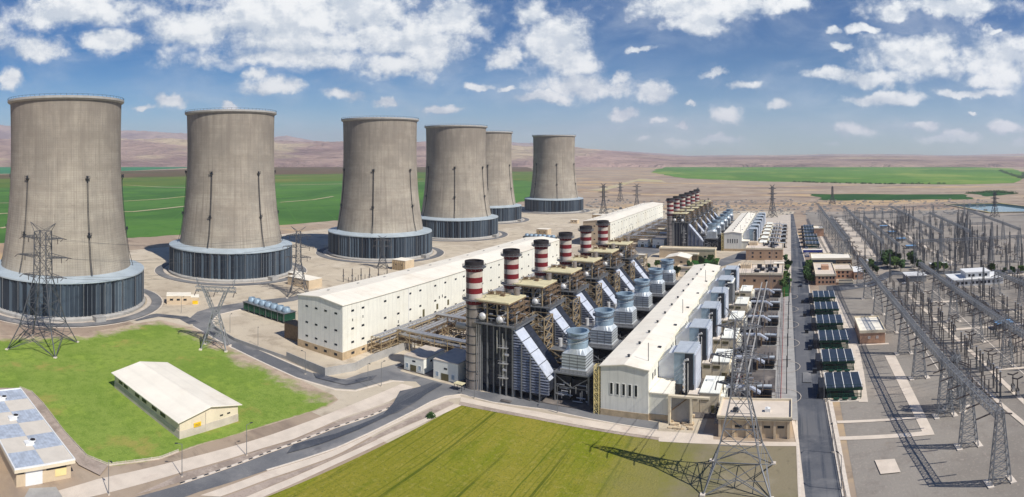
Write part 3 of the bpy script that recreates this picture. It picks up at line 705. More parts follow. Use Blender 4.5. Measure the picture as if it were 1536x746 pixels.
def cooling_tower(loc, label):
    t_ = thing('cooling_tower', label, 'cooling tower', loc, 'concrete cooling towers in a line')
    prof = [(rprof(z), z) for z in [20+i*(107.2/40) for i in range(41)]]
    inner = [(r-0.7, z) for r, z in prof]
    MB().lathe(prof+inner[::-1], 144, close=True).build('shell', 'shell_concrete', t_, smooth=True)
    # cornice walkway round the mouth
    MB().lathe([(35.8,125.2),(37.3,126.2),(37.3,127.5),(36.9,127.6),(36.9,126.8),(35.95,126.8)], 144, close=True).build('rim', 'concrete_grey', t_)
    rl = MB()
    for k in range(72):
        a, b_ = 2*pi*k/72, 2*pi*(k+1)/72
        rl.bar((37.15*cos(a),37.15*sin(a),128.6), (37.15*cos(b_),37.15*sin(b_),128.6), 0.12)
        rl.bar((37.15*cos(a),37.15*sin(a),127.6), (37.15*cos(a),37.15*sin(a),128.6), 0.12)
    rl.build('railing', 'steel_dark', t_)
    MB().lathe([(41.0,23.6),(49.9,21.6),(49.9,20.8),(41.0,22.6)], 120, close=True).build('collar_roof', 'collar_sheet', t_)
    # heat exchangers: delta-shaped columns all round, so the wall is a zigzag
    w_ = MB(); n = 238; ring = [((49.6 if k % 2 else 48.3), 2*pi*k/n) for k in range(n)]
    for k in range(n):
        r0, a0 = ring[k]; r1, a1 = ring[(k+1) % n]
        w_.face([(r0*cos(a0),r0*sin(a0),2.2),(r1*cos(a1),r1*sin(a1),2.2),(r1*cos(a1),r1*sin(a1),20.9),(r0*cos(a0),r0*sin(a0),20.9)])
    w_.build('heat_exchanger_wall', 'exchanger_panels', t_)
    MB().lathe([(47.5,0),(50.8,0),(50.8,1.4),(49.9,2.3),(47.5,2.3)], 120, close=True).build('base_ring', 'concrete_grey', t_)
    for k in range(24):
        a = 2*pi*(k+0.4)/24
        MB().bar((49.75*cos(a),49.75*sin(a),2.2),(49.75*cos(a),49.75*sin(a),21), 0.35).build('wall_post', 'steel_grey', t_)
    for k in range(6):
        a = 2*pi*k/6; ld = MB(); pl = MB()
        zs = [22.5, 32, 42, 52, 62, 72, 80.5]
        P = [(rprof(max(z, 22))+0.45, z) for z in zs]; P[0] = (43.0, 22.8)
        tv = Vector((-sin(a), cos(a), 0))*0.35
        for (r0, z0), (r1, z1) in zip(P, P[1:]):
            for s_ in (-1, 1):
                ld.bar(Vector((r0*cos(a),r0*sin(a),z0))+tv*s_, Vector((r1*cos(a),r1*sin(a),z1))+tv*s_, 0.22)
            for j in range(5):
                f = j/5; r = r0+(r1-r0)*f+0.2; z = z0+(z1-z0)*f
                ld.bar(Vector((r*cos(a),r*sin(a),z))+tv, Vector((r*cos(a),r*sin(a),z))-tv, 0.14)
        L = ld.build('ladder', 'steel_dark', t_)
        for zz in (46, 79):
            pl = MB(); r = rprof(zz)
            pc = Vector((cos(a), sin(a), 0)); tq = Vector((-sin(a), cos(a), 0))
            pl.bar(pc*r+Vector((0,0,zz)), pc*(r+1.5)+Vector((0,0,zz)), 2.6, 0.25)
            for s_ in (-1.2, 1.2):
                pl.bar(pc*(r+1.45)+tq*s_+Vector((0,0,zz)), pc*(r+1.45)+tq*s_+Vector((0,0,zz+1.9)), 0.18)
            pl.bar(pc*(r+1.45)-tq*1.2+Vector((0,0,zz+1.2)), pc*(r+1.45)+tq*1.2+Vector((0,0,zz+1.2)), 0.18)
            pl.bar(pc*(r+0.3)+Vector((0,0,zz-2.3)), pc*(r+1.4)+Vector((0,0,zz)), 0.3)
            pl.bar(pc*(r+0.7)+Vector((0,0,zz)), pc*(r+0.7)+Vector((0,0,zz+1.7)), 0.9)
            pl.build('ladder_platform', 'steel_dark', L)
    cb = MB(); cb.box(50.3,-3,0,56,3,3); cb.build('valve_box', 'concrete_grey', t_)
    return t_
TW = [(98.8,384),(346,487),(570,576),(684,709),(731,873),(831,1017)]
TL = ['pale sunlit cooling tower at the left edge behind the tall lattice pylon', 'cooling tower second from the left, behind the small tan pump house',
 'third cooling tower from the left, behind the long white hall', 'fourth cooling tower from the left, the one overlapping a narrower tower behind it',
 'cooling tower mostly hidden behind the fourth one', 'farthest and smallest cooling tower, at the right end of the line']
t0_ = None
for (px, R), lb in zip(TW, TL):
    a = (px-VX)/FPX; loc = (R*sin(a), R*cos(a), 0)
    if t0_ is None: t0_ = cooling_tower(loc, lb)
    else: dup(t0_, loc, lb)
    c_ = [(loc[0]+58*cos(2*pi*k/60), loc[1]+58*sin(2*pi*k/60)) for k in range(60)]
    ribbon('ring_road', c_, 6.5, 'asphalt_pale', px=False, closed=True)
    c_ = [(loc[0]+53.2*cos(2*pi*k/60), loc[1]+53.2*sin(2*pi*k/60)) for k in range(60)]
    ribbon('ring_pavement', c_, 2.6, 'concrete', px=False, closed=True)
    c_ = [(loc[0]+61.8*cos(2*pi*k/60), loc[1]+61.8*sin(2*pi*k/60)) for k in range(60)]
    ribbon('kerb', c_, 0.6, 'kerb_pale', px=False, closed=True, z=0.02, h=0.14)
# ================================================================== steam turbine halls
def gable_roof(mb, x0, x1, y0, y1, ze, zr, th=0.35, ov=0.5, axis='y'):
    xm = (x0+x1)/2
    if axis == 'y':
        P = [(x0-ov,ze),(xm,zr),(x1+ov,ze),(x1+ov,ze+th),(xm,zr+th),(x0-ov,ze+th)]
        mb.extr(P[::-1], 'y', y0-ov, y1+ov)
    else:
        ym = (y0+y1)/2
        P = [(y0-ov,ze),(ym,zr),(y1+ov,ze),(y1+ov,ze+th),(ym,zr+th),(y0-ov,ze+th)]
        mb.extr(P, 'x', x0-ov, x1+ov)
def gable_body(mb, x0, x1, y0, y1, z0, ze, zr, axis='y'):
    if axis == 'y': mb.extr([(x0,z0),(x1,z0),(x1,ze),((x0+x1)/2,zr),(x0,ze)], 'y', y0, y1)
    else: mb.extr([(y0,z0),(y1,z0),(y1,ze),((y0+y1)/2,zr),(y0,ze)], 'x', x0, x1)
def window(parent, x, y, z, w_, h_, face, m='window_dark', frame=True, depth=0.12, name='window', fm='frame_white'):
    """a framed pane set on a wall; face: '-y', '+x', '+y'"""
    mb = MB()
    if face == '-y': mb.box(x-w_/2, y-depth*0.5, z-h_/2, x+w_/2, y+0.05, z+h_/2)
    elif face == '+x': mb.box(x-0.05, y-w_/2, z-h_/2, x+depth*0.5, y+w_/2, z+h_/2)
    o = mb.build(name, m, parent)
    if frame:
        f = MB(); e = 0.14
        for (a, b, c, d_) in ((-w_/2-e,-w_/2,-h_/2-e,h_/2+e),(w_/2,w_/2+e,-h_/2-e,h_/2+e),(-w_/2,w_/2,h_/2,h_/2+e),(-w_/2,w_/2,-h_/2-e,-h_/2)):
            if face == '-y': f.box(x+a, y-depth, z+c, x+b, y+0.03, z+d_)
            else: f.box(x-0.03, y+a, z+c, x+depth, y+b, z+d_)
        f.build('window_frame', fm, o)
    return o
HX0, HX1, HY0 = -214.0, -184.5, 197.5
HLEN = 251
def steam_hall(y0, label, end_mat, nearhall):
    t_ = thing('turbine_hall', label, 'turbine hall', (HX0, y0, 0), 'long white steam turbine halls')
    W = HX1-HX0
    b = MB(); gable_body(b, 0, W, 0, HLEN, 3.6, 24.7, 26.3)
    o = b.build('wall', ['clad_white', end_mat], t_)
    for pl in o.data.polygons:
        if abs(pl.normal.y) > 0.9: pl.material_index = 1
    MB().box(-0.15, -0.15, 0, W+0.15, HLEN+0.15, 3.6).build('plinth', 'plinth', t_)
    r = MB(); gable_roof(r, 0, W, 0, HLEN, 24.72, 26.34); rf = r.build('roof', 'roof_cream', t_)
    for k in range(11):
        y = 14+k*22
        MB().box(W*0.22-0.5, y, 25.2, W*0.22+0.5, y+1.2, 26.2).build('roof_vent', 'concrete_grey', rf)
    # expansion joint and down pipes on the long side
    for y in (49.5, 125, 200): MB().box(W+0.02, y, 3.6, W+0.22, y+0.5, 24.6).build('downpipe', 'frame_white', t_)
    if nearhall:
        for k, x in enumerate((6.2, 12.6, 18.8, 25.4)):
            for z in (20.6, 12.9, 6.4): window(t_, x, 0, z, 1.7, 0.85, '-y', frame=False)
            window(t_, x, -0.15, 2.0, 1.9, 1.1, '-y', frame=False)
    else:
        for x in (6.5, 12.4, 20, 26):
            for z in (20.2, 12.4, 6.4): window(t_, x, 0, z, 1.7, 1.1, '-y', frame=False)
    ys = [6.8, 14, 30.5, 41, 51, 60, 74, 84, 95, 104, 115, 126, 137, 148, 160, 171, 182, 193, 205, 216, 227, 238, 246]
    for i, y in enumerate(ys):
        for z in (21.3, 13.1, 6.9):
            if (i*7+int(z)) % 11 == 3: continue
            window(t_, W, y, z, 1.9, 0.95, '+x', frame=False)
    for y in (6.8, 14): window(t_, W+0.15, y, 2.0, 2.1, 1.1, '+x', frame=False)
    for y, z, h_, w_ in ((14,17.2,1.2,0.5),(6.8,17,1.2,0.5),(41,9,1.4,0.6),(76,9.5,3,1.8),(87,9.6,3,1.8),(78,14.2,1.5,0.7),(81,14.4,1.5,0.7),(63,8.6,4.2,1.8)):
        window(t_, W, y, z, w_, h_, '+x', 'louvre_khaki' if h_ > 2 else 'window_dark', frame=False, name='louvre' if h_ > 2 else 'window')
    return t_
steam_hall(HY0, 'long white turbine hall with small dark windows, in front of the cooling towers', 'clad_white_end', True)
steam_hall(HY0+388, 'white turbine hall with tan gable end, farther off before the distant stacks', 'clad_tan', False)
# low dark annex at its left corner
t_ = thing('annex', 'dark brown annex at the left corner of the near white hall', 'annex', (-228, 201, 0))
MB().box(0,0,0,13.8,7,7.6).build('wall', 'steel_brown', t_); MB().box(-0.3,-0.3,7.6,13.8,7.3,8.0).build('roof', 'steel_brown', t_)

# ================================================================== gas turbine halls
def gt_hall(y0, label):
    t_ = thing('turbine_hall', label, 'turbine hall', (-67.5, y0, 0), 'gas turbine halls beside the recovery boilers')
    W, L = 17.5, 203
    b = MB(); gable_body(b, 0, W, 0, L, 2.2, 17.2, 18.5)
    o = b.build('wall', ['clad_white', 'clad_white_end'], t_)
    for pl in o.data.polygons:
        if abs(pl.normal.y) > 0.9: pl.material_index = 1
    MB().box(-0.12,-0.12,0,W+0.1,L,2.2).build('plinth', 'plinth', t_)
    r = MB(); gable_roof(r, 0, W, 0, L, 17.22, 18.54, ov=0.45); rf = r.build('roof', 'roof_cream', t_)
    for k in range(13):
        v = MB(); y = 8+k*15.6
        v.cyl((W*0.5-0.6,y,18.4),(W*0.5-0.6,y,19.5),0.45,0.45,8); v.cyl((W*0.5-0.6,y,19.5),(W*0.5-0.6,y,19.8),0.7,0.3,8)
        v.build('roof_vent', 'steel_dark', rf)
        if k % 2: MB().box(W-2.2,y,17.3,W-0.9,y+1.6,18.2).build('roof_hatch', 'steel_dark', rf)
    for y in (8, 76, 150): MB().bar((W-2,y,17.4),(W-2,y,24.5),0.22).build('lightning_rod', 'steel_dark', rf)
    for k in range(5): window(t_, 4.0+k*2.25, 0, 9.8, 0.95, 4.0, '-y')
    # lower side aisle with its own flat roof
    MB().box(W+0.02, 0.6, 2.2, W+7, L-2, 9.4).build('side_aisle', 'clad_white', t_)
    MB().box(W+0.02, 0.45, 0, W+7.1, L-2, 2.2).build('aisle_plinth', 'plinth', t_)
    MB().box(W+0.05, 0.3, 9.4, W+7.3, L-1.7, 9.75).build('aisle_roof', 'roof_cream', t_)
    for i in range(12):
        for dy in (6.5, 10):
            window(t_, W, i*16.4+dy, 13.2, 1.7, 2.3, '+x', frame=False)
    # tan access frame and stairs at the left corner
    s_ = MB()
    lattice(s_, [(0,0.9,1.4),(17,0.9,1.4)], 0.22, 0.12, 0.8, cx=-1.6, cy=1.2)
    for z in (4,7.5,11,14.5): s_.box(-2.6,-0.2,z,-0.7,2.6,z+0.15)
    s_.build('ladder_tower', 'wall_yellow', t_)
    return t_
gt_hall(203.0, 'cream gabled gas turbine hall with five slit windows, nearest the camera')
gt_hall(203.0+378, 'cream gabled gas turbine hall with slit windows, in the farther block')

# ================================================================== store and lower-left building (green field)
t_ = thing('warehouse', 'cream gabled warehouse with dark strip windows on the green field', 'warehouse', (-216.5, 100.8, 0))
b = MB(); gable_body(b, 0.6, 50, 0.8, 24.5, 0, 5.6, 8.1, axis='x'); o = b.build('wall', ['wall_beige', 'plinth'], t_)
MB().box(0.5,0.7,0,50.1,24.6,2.6).build('lower_wall', 'concrete', t_)
r = MB(); gable_roof(r, 0.3, 50.3, 0.4, 24.9, 5.65, 8.15, th=0.25, ov=0.7, axis='x'); r.build('roof', 'roof_cream', t_)
for x in (6, 10.5, 20, 25.5, 33, 39): window(t_, x, 0.8, 3.9, 3.4, 1.2, '-y', frame=False)
for y in (17.5, 20.5): window(t_, 50, y, 3.9, 1.3, 0.5, '+x', frame=False)
MB().box(50.12, 6.2, 2.6, 50.3, 9.0, 4.0).build('sign_panel', 'sign_yellow', t_)
sg = MB()
for z in (3.0, 3.4): sg.box(50.3, 6.6, z-0.06, 50.33, 8.6, z+0.08)
sg.build('sign_lettering', 'steel_brown', t_)
MB().box(50.1, 10.8, 0.0, 50.22, 10.95, 6.6).build('downpipe', 'concrete', t_)
t_ = thing('service_building', 'flat-roofed building with blue and cream roof panels, bottom left corner', 'building', (-215, 44.6, 0))
b = MB(); b.box(0.8, 0.8, 0, 54.6, 17, 4.4); b.build('wall', 'wall_tan', t_)
b = MB(); b.box(0,0,4.4,55.6,18,5.3); b.build('cornice', 'wall_beige', t_)
pr = MB()
for q4 in ((0,0,55.6,0.35),(0,17.65,55.6,18),(0,0.35,0.35,17.65),(55.25,0.35,55.6,17.65)): pr.box(q4[0],q4[1],5.3,q4[2],q4[3],5.75)
pr.build('parapet', 'door_white', t_)
mat('roof_sheet_blue', lin(186,198,212), 0.5, 0.1, 0.05, 0.3); mat('roof_sheet_cream', lin(214,205,190), 0.7, 0, 0.05, 0.3)
cor('roof_sheet_blue_r', lin(184,193,204), 1, 1.0, 0.08, 0.5, 0.1)
rb = MB(); nc = 6
for i in range(nc):
    for j in range(2):
        rb.mi(0 if (i+j) % 2 else 1)
        x0 = 0.35+54.9*i/nc; x1 = 0.35+54.9*(i+1)/nc; y0 = 0.35+17.3*j/2; y1 = 0.35+17.3*(j+1)/2
        rb.box(x0, y0, 5.3, x1-0.02, y1-0.02, 5.42+0.02*j)
rb.build('roof_panels', ['roof_sheet_blue_r', 'roof_sheet_cream'], t_)
for x, y in ((42, 8.6), (24, 8.4), (8, 8.6)):
    c_ = MB(); c_.box(x-1.3,y-1.6,5.42,x+1.3,y+1.0,6.0); c_.cyl((x,y+0.9,6.0),(x,y+0.9,6.5),0.9,1.0,14); c_.build('roof_fan', 'door_white', t_)
    MB().cyl((x,y+0.9,6.5),(x,y+0.9,6.56),0.85,0.85,14).build('fan_opening', 'soot', t_)
dr = MB(); dr.box(54.62, 3.4, 0, 54.8, 8.4, 4.0); dr.build('door', 'door_white', t_)
MB().box(54.62, 9.6, 3.4, 54.75, 15.6, 4.0).build('window', 'window_dark', t_)
MB().box(54.62, 1.2, 3.6, 54.75, 3.0, 4.1).build('window', 'window_dark', t_)
MB().box(54.62, 12.2, 1.2, 54.75, 15.6, 3.2).build('panel', 'wall_yellow', t_)
sheet('ramp', [(38,746),(44,735),(84,733),(96,752),(30,760)], 'concrete_grey')

# small pair in front of the boilers
def small_house(x0, y0, w_, l_, h_, label, hall_end=True):
    t_ = thing('pump_house', label, 'pump house', (x0, y0, 0), 'small cream pump houses beside the boilers')
    MB().box(0,0,0,w_,l_,h_).build('wall', 'wall_white', t_)
    MB().box(-0.15,-0.15,h_,w_+0.15,l_+0.15,h_+0.3).build('roof', 'concrete', t_)
    MB().box(w_*0.32,-0.1,0,w_*0.62,0.02,2.9).build('door', 'louvre_khaki', t_)
    window(t_, w_*0.5, 0, 5.0 if h_ > 7 else 4.6, 1.6, 0.7, '-y', frame=False)
    for x in (w_*0.16, w_*0.8): window(t_, x, 0, 2.2, 1.3, 1.8, '-y', 'metal_blue')
    window(t_, w_, l_*0.35, 4.4, 1.4, 0.9, '+x', frame=False)
    return t_
small_house(-156.5, 206.5, 10.3, 16, 6.2, 'lower cream pump house left of the taller one, before the first boiler')
small_house(-140.6, 205.6, 12, 17, 7.8, 'taller cream pump house close beside the striped stack of the first boiler')
small_house(-156.5, 590, 10.3, 16, 6.2, 'lower of the two pale pump houses in the farther block')
small_house(-140.6, 588, 12, 17, 8.6, 'taller of the two pale pump houses in the farther block')
t_ = thing('canopy', 'small cream sun canopy on posts beside the first striped stack', 'canopy', (-124.8, 200.6, 0))
MB().box(-2,-1.4,2.6,2,1.4,2.8).build('roof', 'roof_yellow', t_)
for sx in (-1.7,1.7):
    for sy in (-1.1,1.1): MB().bar((sx,sy,0),(sx,sy,2.6),0.16).build('post', 'steel_dark', t_)

# long low grey screen wall by the road
t_ = ribbon('boundary_wall', [(430,540),(488,565),(533,557),(556,545),(632,516)], 0.4, 'concrete_grey', z=0, h=3.6, kind=None); tag(t_, 'grey concrete screen wall curving round the near end of the white hall', 'wall')
t_ = ribbon('boundary_wall', [(322,494),(352,512),(430,540)], 0.35, 'concrete_grey', z=0, h=1.6, kind=None); tag(t_, 'low grey retaining wall along the road below the cooling cells', 'wall')

# ================================================================== front electrical building, annex frame
t_ = thing('electrical_building', 'tan flat-roofed electrical building behind the big foreground pylon', 'building', (-25, 194.6, 0))
MB().box(0.5,1.2,0,24,15,6.2).build('wall', 'wall_tan', t_)
MB().box(0.0,0.2,6.2,24.6,15.6,6.5).build('roof', 'slab_pink', t_)
pr = MB()
for q4 in ((0,0.2,24.6,0.6),(0,15.2,24.6,15.6),(0,0.6,0.4,15.2),(24.2,0.6,24.6,15.2)): pr.box(q4[0],q4[1],6.0,q4[2],q4[3],7.2)
pr.build('parapet', 'wall_beige', t_)
for k in range(6):
    x = 0.5+k*4.5; MB().box(x,0.6,0,x+0.8,1.3,6.0).build('pilaster', 'wall_tan', t_)
for x in (7.1, 12, 16.5, 21): window(t_, x-0.1, 1.2, 3.6, 2.2, 0.8, '-y', frame=False)
for x, y in ((5.8,5.5),(16.4,6.5)):
    c_ = MB(); c_.box(x-0.9,y-0.8,6.5,x+0.9,y+0.8,7.6); c_.cyl((x,y,7.6),(x,y,7.9),0.5,0.5,10); c_.build('air_unit', 'door_white' if x > 10 else 'steel_dark', t_)
t_ = thing('concrete_portal', 'pale open portal frame standing against the near end of the turbine hall', 'portal', (-46, 201.8, 0))
f = MB()
for x in (3.2, 10.8): f.box(x,0,0,x+0.7,1.4,9.2)
f.box(3.2,0,9.2,17.6,1.4,9.8); f.build('frame', 'wall_beige', t_)
MB().box(4.0,1.6,0,10.6,2.4,9.0).build('back_wall', 'concrete_grey', t_)
bb = MB(); bb.bar((4.4,1.0,4.5),(9.5,1.0,8.6),0.3); bb.build('pipe', 'steel_brown', t_)
# ================================================================== repeated plant units
PITCH = 32.7; U0 = 204.5; BLK = 377.0
def uy(b, i): return U0+PITCH*i+(BLK if b else 0)
def pt(mb, name, m, par, x0=0.0, smooth=False):
    """author in site X, unit-local Y; x0 = the thing's own X"""
    mb.v = [(x-x0, y, z) for x, y, z in mb.v]
    return mb.build(name, m, par, smooth=smooth)
rn = random.Random(5)

# ---- recovery boiler
def boiler():
    X = -110.0; t = thing('recovery_boiler', 'x', 'boiler', (X, uy(0,0), 0), 'heat recovery boilers in rows')
    D = 13.5
    pt(MB().box(-117,0.6,3.2,-103.2,D,26.6), 'casing', 'casing_dark', t, X)
    # vertical buckstays, one part each
    for x in (-117.0,-114.4,-111.6,-108.9,-106.2,-103.4):
        pt(MB().box(x-0.26,-0.1,0,x+0.26,0.59,26.6), 'column', 'steel_grey', t, X)
    for y in (0.8,5,9,13):
        pt(MB().box(-103.1,y-0.25,0,-102.6,y+0.25,26.6), 'column', 'steel_grey', t, X)
    c = MB()
    for z in (3.2,8,12.5,17,21.5): c.box(-117.3,0.35,z,-103.0,0.55,z+0.3)
    for z in (8,12.5,17,21.5): c.box(-103.05,0.8,z,-102.85,D,z+0.3)
    pt(c, 'girt', 'steel_dark', t, X)
    # side piping and small platforms on the near face
    p = MB()
    for x, z0, z1 in ((-107.4,4,24),(-106.9,7,22),(-109.8,16,25)): p.cyl((x,-0.5,z0),(x,-0.5,z1),0.22,0.22,6)
    for z in (7,12.5,18.5): p.box(-109,-1.5,z,-105,-0.12,z+0.15); p.bar((-109,-1.5,z+1.1),(-105,-1.5,z+1.1),0.09); p.bar((-105,-1.5,z),(-105,-1.5,z+1.1),0.09)
    p.cyl((-106,-1.0,16.2),(-104.6,-1.0,16.2),0.5,0.5,8); p.cyl((-107,-1.0,10.2),(-105.5,-1.0,10.2),0.45,0.45,8)
    pt(p, 'side_piping', 'pipe_silver', t, X)
    # inlet duct: louvre-clad wedge with pale sloping roof strip
    w = MB(); pts = [(-103.0,3.0),(-90.0,1.8),(-88.0,4.6),(-88.0,8.0),(-103.0,25.4)]
    w.extr(pts, 'y', 0.5, 13.0)
    dk = pt(w, 'inlet_duct', 'casing_dark', t, X)
    lv = MB()
    for k in range(22):
        z = 3.2+k*1.02; xr = min(-88.0, -103+(25.4-z)/17.4*15.0) if z > 8 else -88.0
        xr = min(xr, -88.0)
        if xr > -102.6: lv.extr([(0.0,z),(0.5,z),(0.5,z+0.62),(0.32,z+0.62)][::-1], 'x', -103.0, xr-0.2)
    pt(lv, 'louvre_blades', 'casing_louvre', t, X)
    s = MB(); a = Vector((-103.4,0,25.9)); b = Vector((-88.2,0,8.4)); dn = Vector(((25.9-8.4),0,15.2)).normalized()*0.35
    s.extr([(a.x,a.z),(b.x,b.z),(b.x+dn.x,b.z+dn.z),(a.x+dn.x,a.z+dn.z)], 'y', 0.2, 7.4)
    pt(s, 'duct_cover', 'duct_pale', t, X)
    s2 = MB(); s2.extr([(a.x,a.z-0.3),(b.x,b.z-0.3),(b.x+dn.x,b.z+dn.z-0.3),(a.x+dn.x,a.z+dn.z-0.3)], 'y', 7.5, 13.2)
    pt(s2, 'duct_cover', 'casing_dark', t, X)
    ri = MB()
    for k in range(5):
        f = (k+0.12)/4.4; e = a+(b-a)*f+Vector((0.42,0,0.42))
        ri.bar((e.x,0.0,e.z),(e.x,8.2,e.z),0.16)
    ri.bar((a.x+0.4,7.6,a.z+0.4),(b.x+0.4,7.6,b.z+0.4),0.18)
    pt(ri, 'stiffener', 'steel_dark', t, X)
    for x in (-99.5,-95.8,-92): pt(MB().box(x-0.2,-0.35,0,x+0.2,0.0,25-(x+103)*1.2), 'support', 'steel_grey', t, X)
    for x in (-100.5,-96,-92):
        for y in (1.5,12): pt(MB().box(x-0.2,y-0.2,0,x+0.2,y+0.2,3.2), 'leg', 'steel_grey', t, X)
    # platform on top with railings
    pf = MB(); pf.box(-119.5,-1.6,26.7,-101.0,15,27.0); pf.extr([(-103,26.2),(-101,26.4),(-101,26.7),(-103,26.7)],'y',-1.6,15)
    pt(pf, 'platform', 'steel_grey', t, X)
    rl = MB()
    for z in (27.6,28.2):
        rl.bar((-119.4,-1.5,z),(-101.1,-1.5,z),0.1); rl.bar((-101.1,-1.5,z),(-101.1,14.9,z),0.1)
    for k in range(13): rl.bar((-119.4+k*1.52,-1.5,27),(-119.4+k*1.52,-1.5,28.2),0.09)
    for k in range(11): rl.bar((-101.1,-1.5+k*1.6,27),(-101.1,-1.5+k*1.6,28.2),0.09)
    pt(rl, 'railing', 'steel_grey', t, X)
    # penthouse frame under the flat roof
    xs = (-119.2,-114.5,-110,-105.6); ys_ = (0.2,5,9.5,13.6)
    for x in xs:
        for y in ys_:
            if x in (xs[0], xs[-1]) or y in (ys_[0], ys_[-1]):
                pt(MB().box(x-0.22,y-0.22,27.0,x+0.22,y+0.22,35.4), 'post', 'steel_tan', t, X)
    fb = MB()
    for z in (30.2,32.6,35.1):
        fb.bar((xs[0],0.2,z),(xs[-1],0.2,z),0.28); fb.bar((xs[-1],0.2,z),(xs[-1],13.6,z),0.28); fb.bar((xs[0],0.2,z),(xs[0],13.6,z),0.28)
    for (ya, yb) in zip(ys_, ys_[1:]): fb.bar((xs[-1],ya,30.2),(xs[-1],yb,32.6),0.18); fb.bar((xs[-1],yb,27),(xs[-1],ya,30.2),0.18)
    fb.bar((xs[1],0.2,32.6),(xs[2],0.2,35.1),0.18)
    pt(fb, 'frame', 'steel_tan', t, X)
    r = MB(); r.box(-120.2,-0.8,35.42,-104.6,14.6,35.95)
    rf = pt(r, 'roof', 'roof_yellow', t, X)
    pt(MB().box(-120.3,-0.9,34.9,-104.5,14.7,35.4), 'roof_fascia', 'steel_brown', t, X)
    rv = MB()
    for x, y in ((-118,10),(-115.6,12),(-112,8.5)): rv.box(x-0.8,y-0.6,35.95,x+0.8,y+0.6,36.9)
    for k in range(5): x = -119.2+k*1.9; rv.cyl((x,9.5,35.9),(x,9.5,37.6),0.16,0.16,6); rv.bar((x,9.5,37.0),(x+1.9,10.8,36.6),0.22)
    rv.bar((-119.4,10.4,36.8),(-109.5,10.4,36.8),0.25); rv.bar((-119,7.5,36.2),(-113,7.2,36.9),0.25)
    pt(rv, 'roof_clutter', 'steel_brown', rf, X) if False else pt(rv, 'vent_pipework', 'steel_brown', t, X)
    pt(MB().cyl((-107.8,12.8,35.9),(-107.8,12.8,39.0),1.15,1.15,14), 'silencer', 'stack_steel', t, X, smooth=False)
    # drums: dished ends look out at the near side
    def drum(x, z, r, y0=-0.3, y1=12.5):
        m_ = MB(); n = 16
        pr = [(0.02,y0-r*0.55),(r*0.6,y0-r*0.45),(r*0.9,y0-r*0.2),(r,y0),(r,y1),(r*0.9,y1+0.2*r),(0.02,y1+r*0.5)]
        i = len(m_.v)
        for rr_, y in pr:
            for k in range(n): m_.v.append((x+rr_*cos(2*pi*k/n), y, z+rr_*sin(2*pi*k/n)))
        for j in range(len(pr)-1):
            for k in range(n): m_.f.append((i+j*n+k, i+(j+1)*n+k, i+(j+1)*n+(k+1)%n, i+j*n+(k+1)%n)); m_.m.append(0)
        return pt(m_, 'steam_drum', 'pipe_white', t, X, smooth=True)
    drum(-116.6, 29.3, 1.55); drum(-109.0, 28.9, 1.45)
    pw = MB(); rq = random.Random(11)
    for k in range(70):
        x = rq.uniform(-118.6,-102); y = rq.uniform(-0.4,14); z = rq.uniform(27.3,33)
        L = rq.uniform(1.2,5); ax = rq.choice('xyz'); rr_ = rq.choice((0.14,0.2,0.3))
        q2 = (min(-101.6,x+L) if ax == 'x' else x, min(14.4,y+L) if ax == 'y' else y, min(34.5,z+L) if ax == 'z' else z)
        pw.cyl((x,y,z), q2, rr_, rr_, 6)
        if k % 5 == 0: pw.cyl((x,y,z),(x,y,z+0.7),0.5,0.5,8)
    tag(pt(pw, 'pipework', 'pipe_silver', t, X), kind='stuff')
    dk_ = MB(); rq = random.Random(12)
    for k in range(26):
        x = rq.uniform(-118.6,-106.5); y = rq.uniform(2.5,13); z = 27.0; h = rq.uniform(1.5,6.5); s_ = rq.uniform(0.4,1.2)
        dk_.box(x-s_,y-s_,z,x+s_,y+s_,z+h)
    tag(pt(dk_, 'equipment', 'machine_dark', t, X), kind='stuff')
    cg = MB()
    for z in (29.2,31.6,33.9): cg.box(-104.9,0.5,z,-102.6,14,z+0.08)
    for y in (0.5,4.8,9.2,13.8): cg.bar((-102.6,y,27),(-102.6,y,34.9),0.2)
    for k, y in enumerate((0.5,4.8,9.2)): cg.bar((-102.6,y,27 if k%2 else 29.2),(-102.6,y+4.4,29.2 if k%2 else 27),0.14); cg.bar((-102.6,y,31.6),(-102.6,y+4.4,33.9),0.12)
    for z in (30.2,32.6): cg.bar((-102.6,0.5,z),(-102.6,14,z),0.1)
    pt(cg, 'side_gallery', 'steel_brown', t, X)
    return t
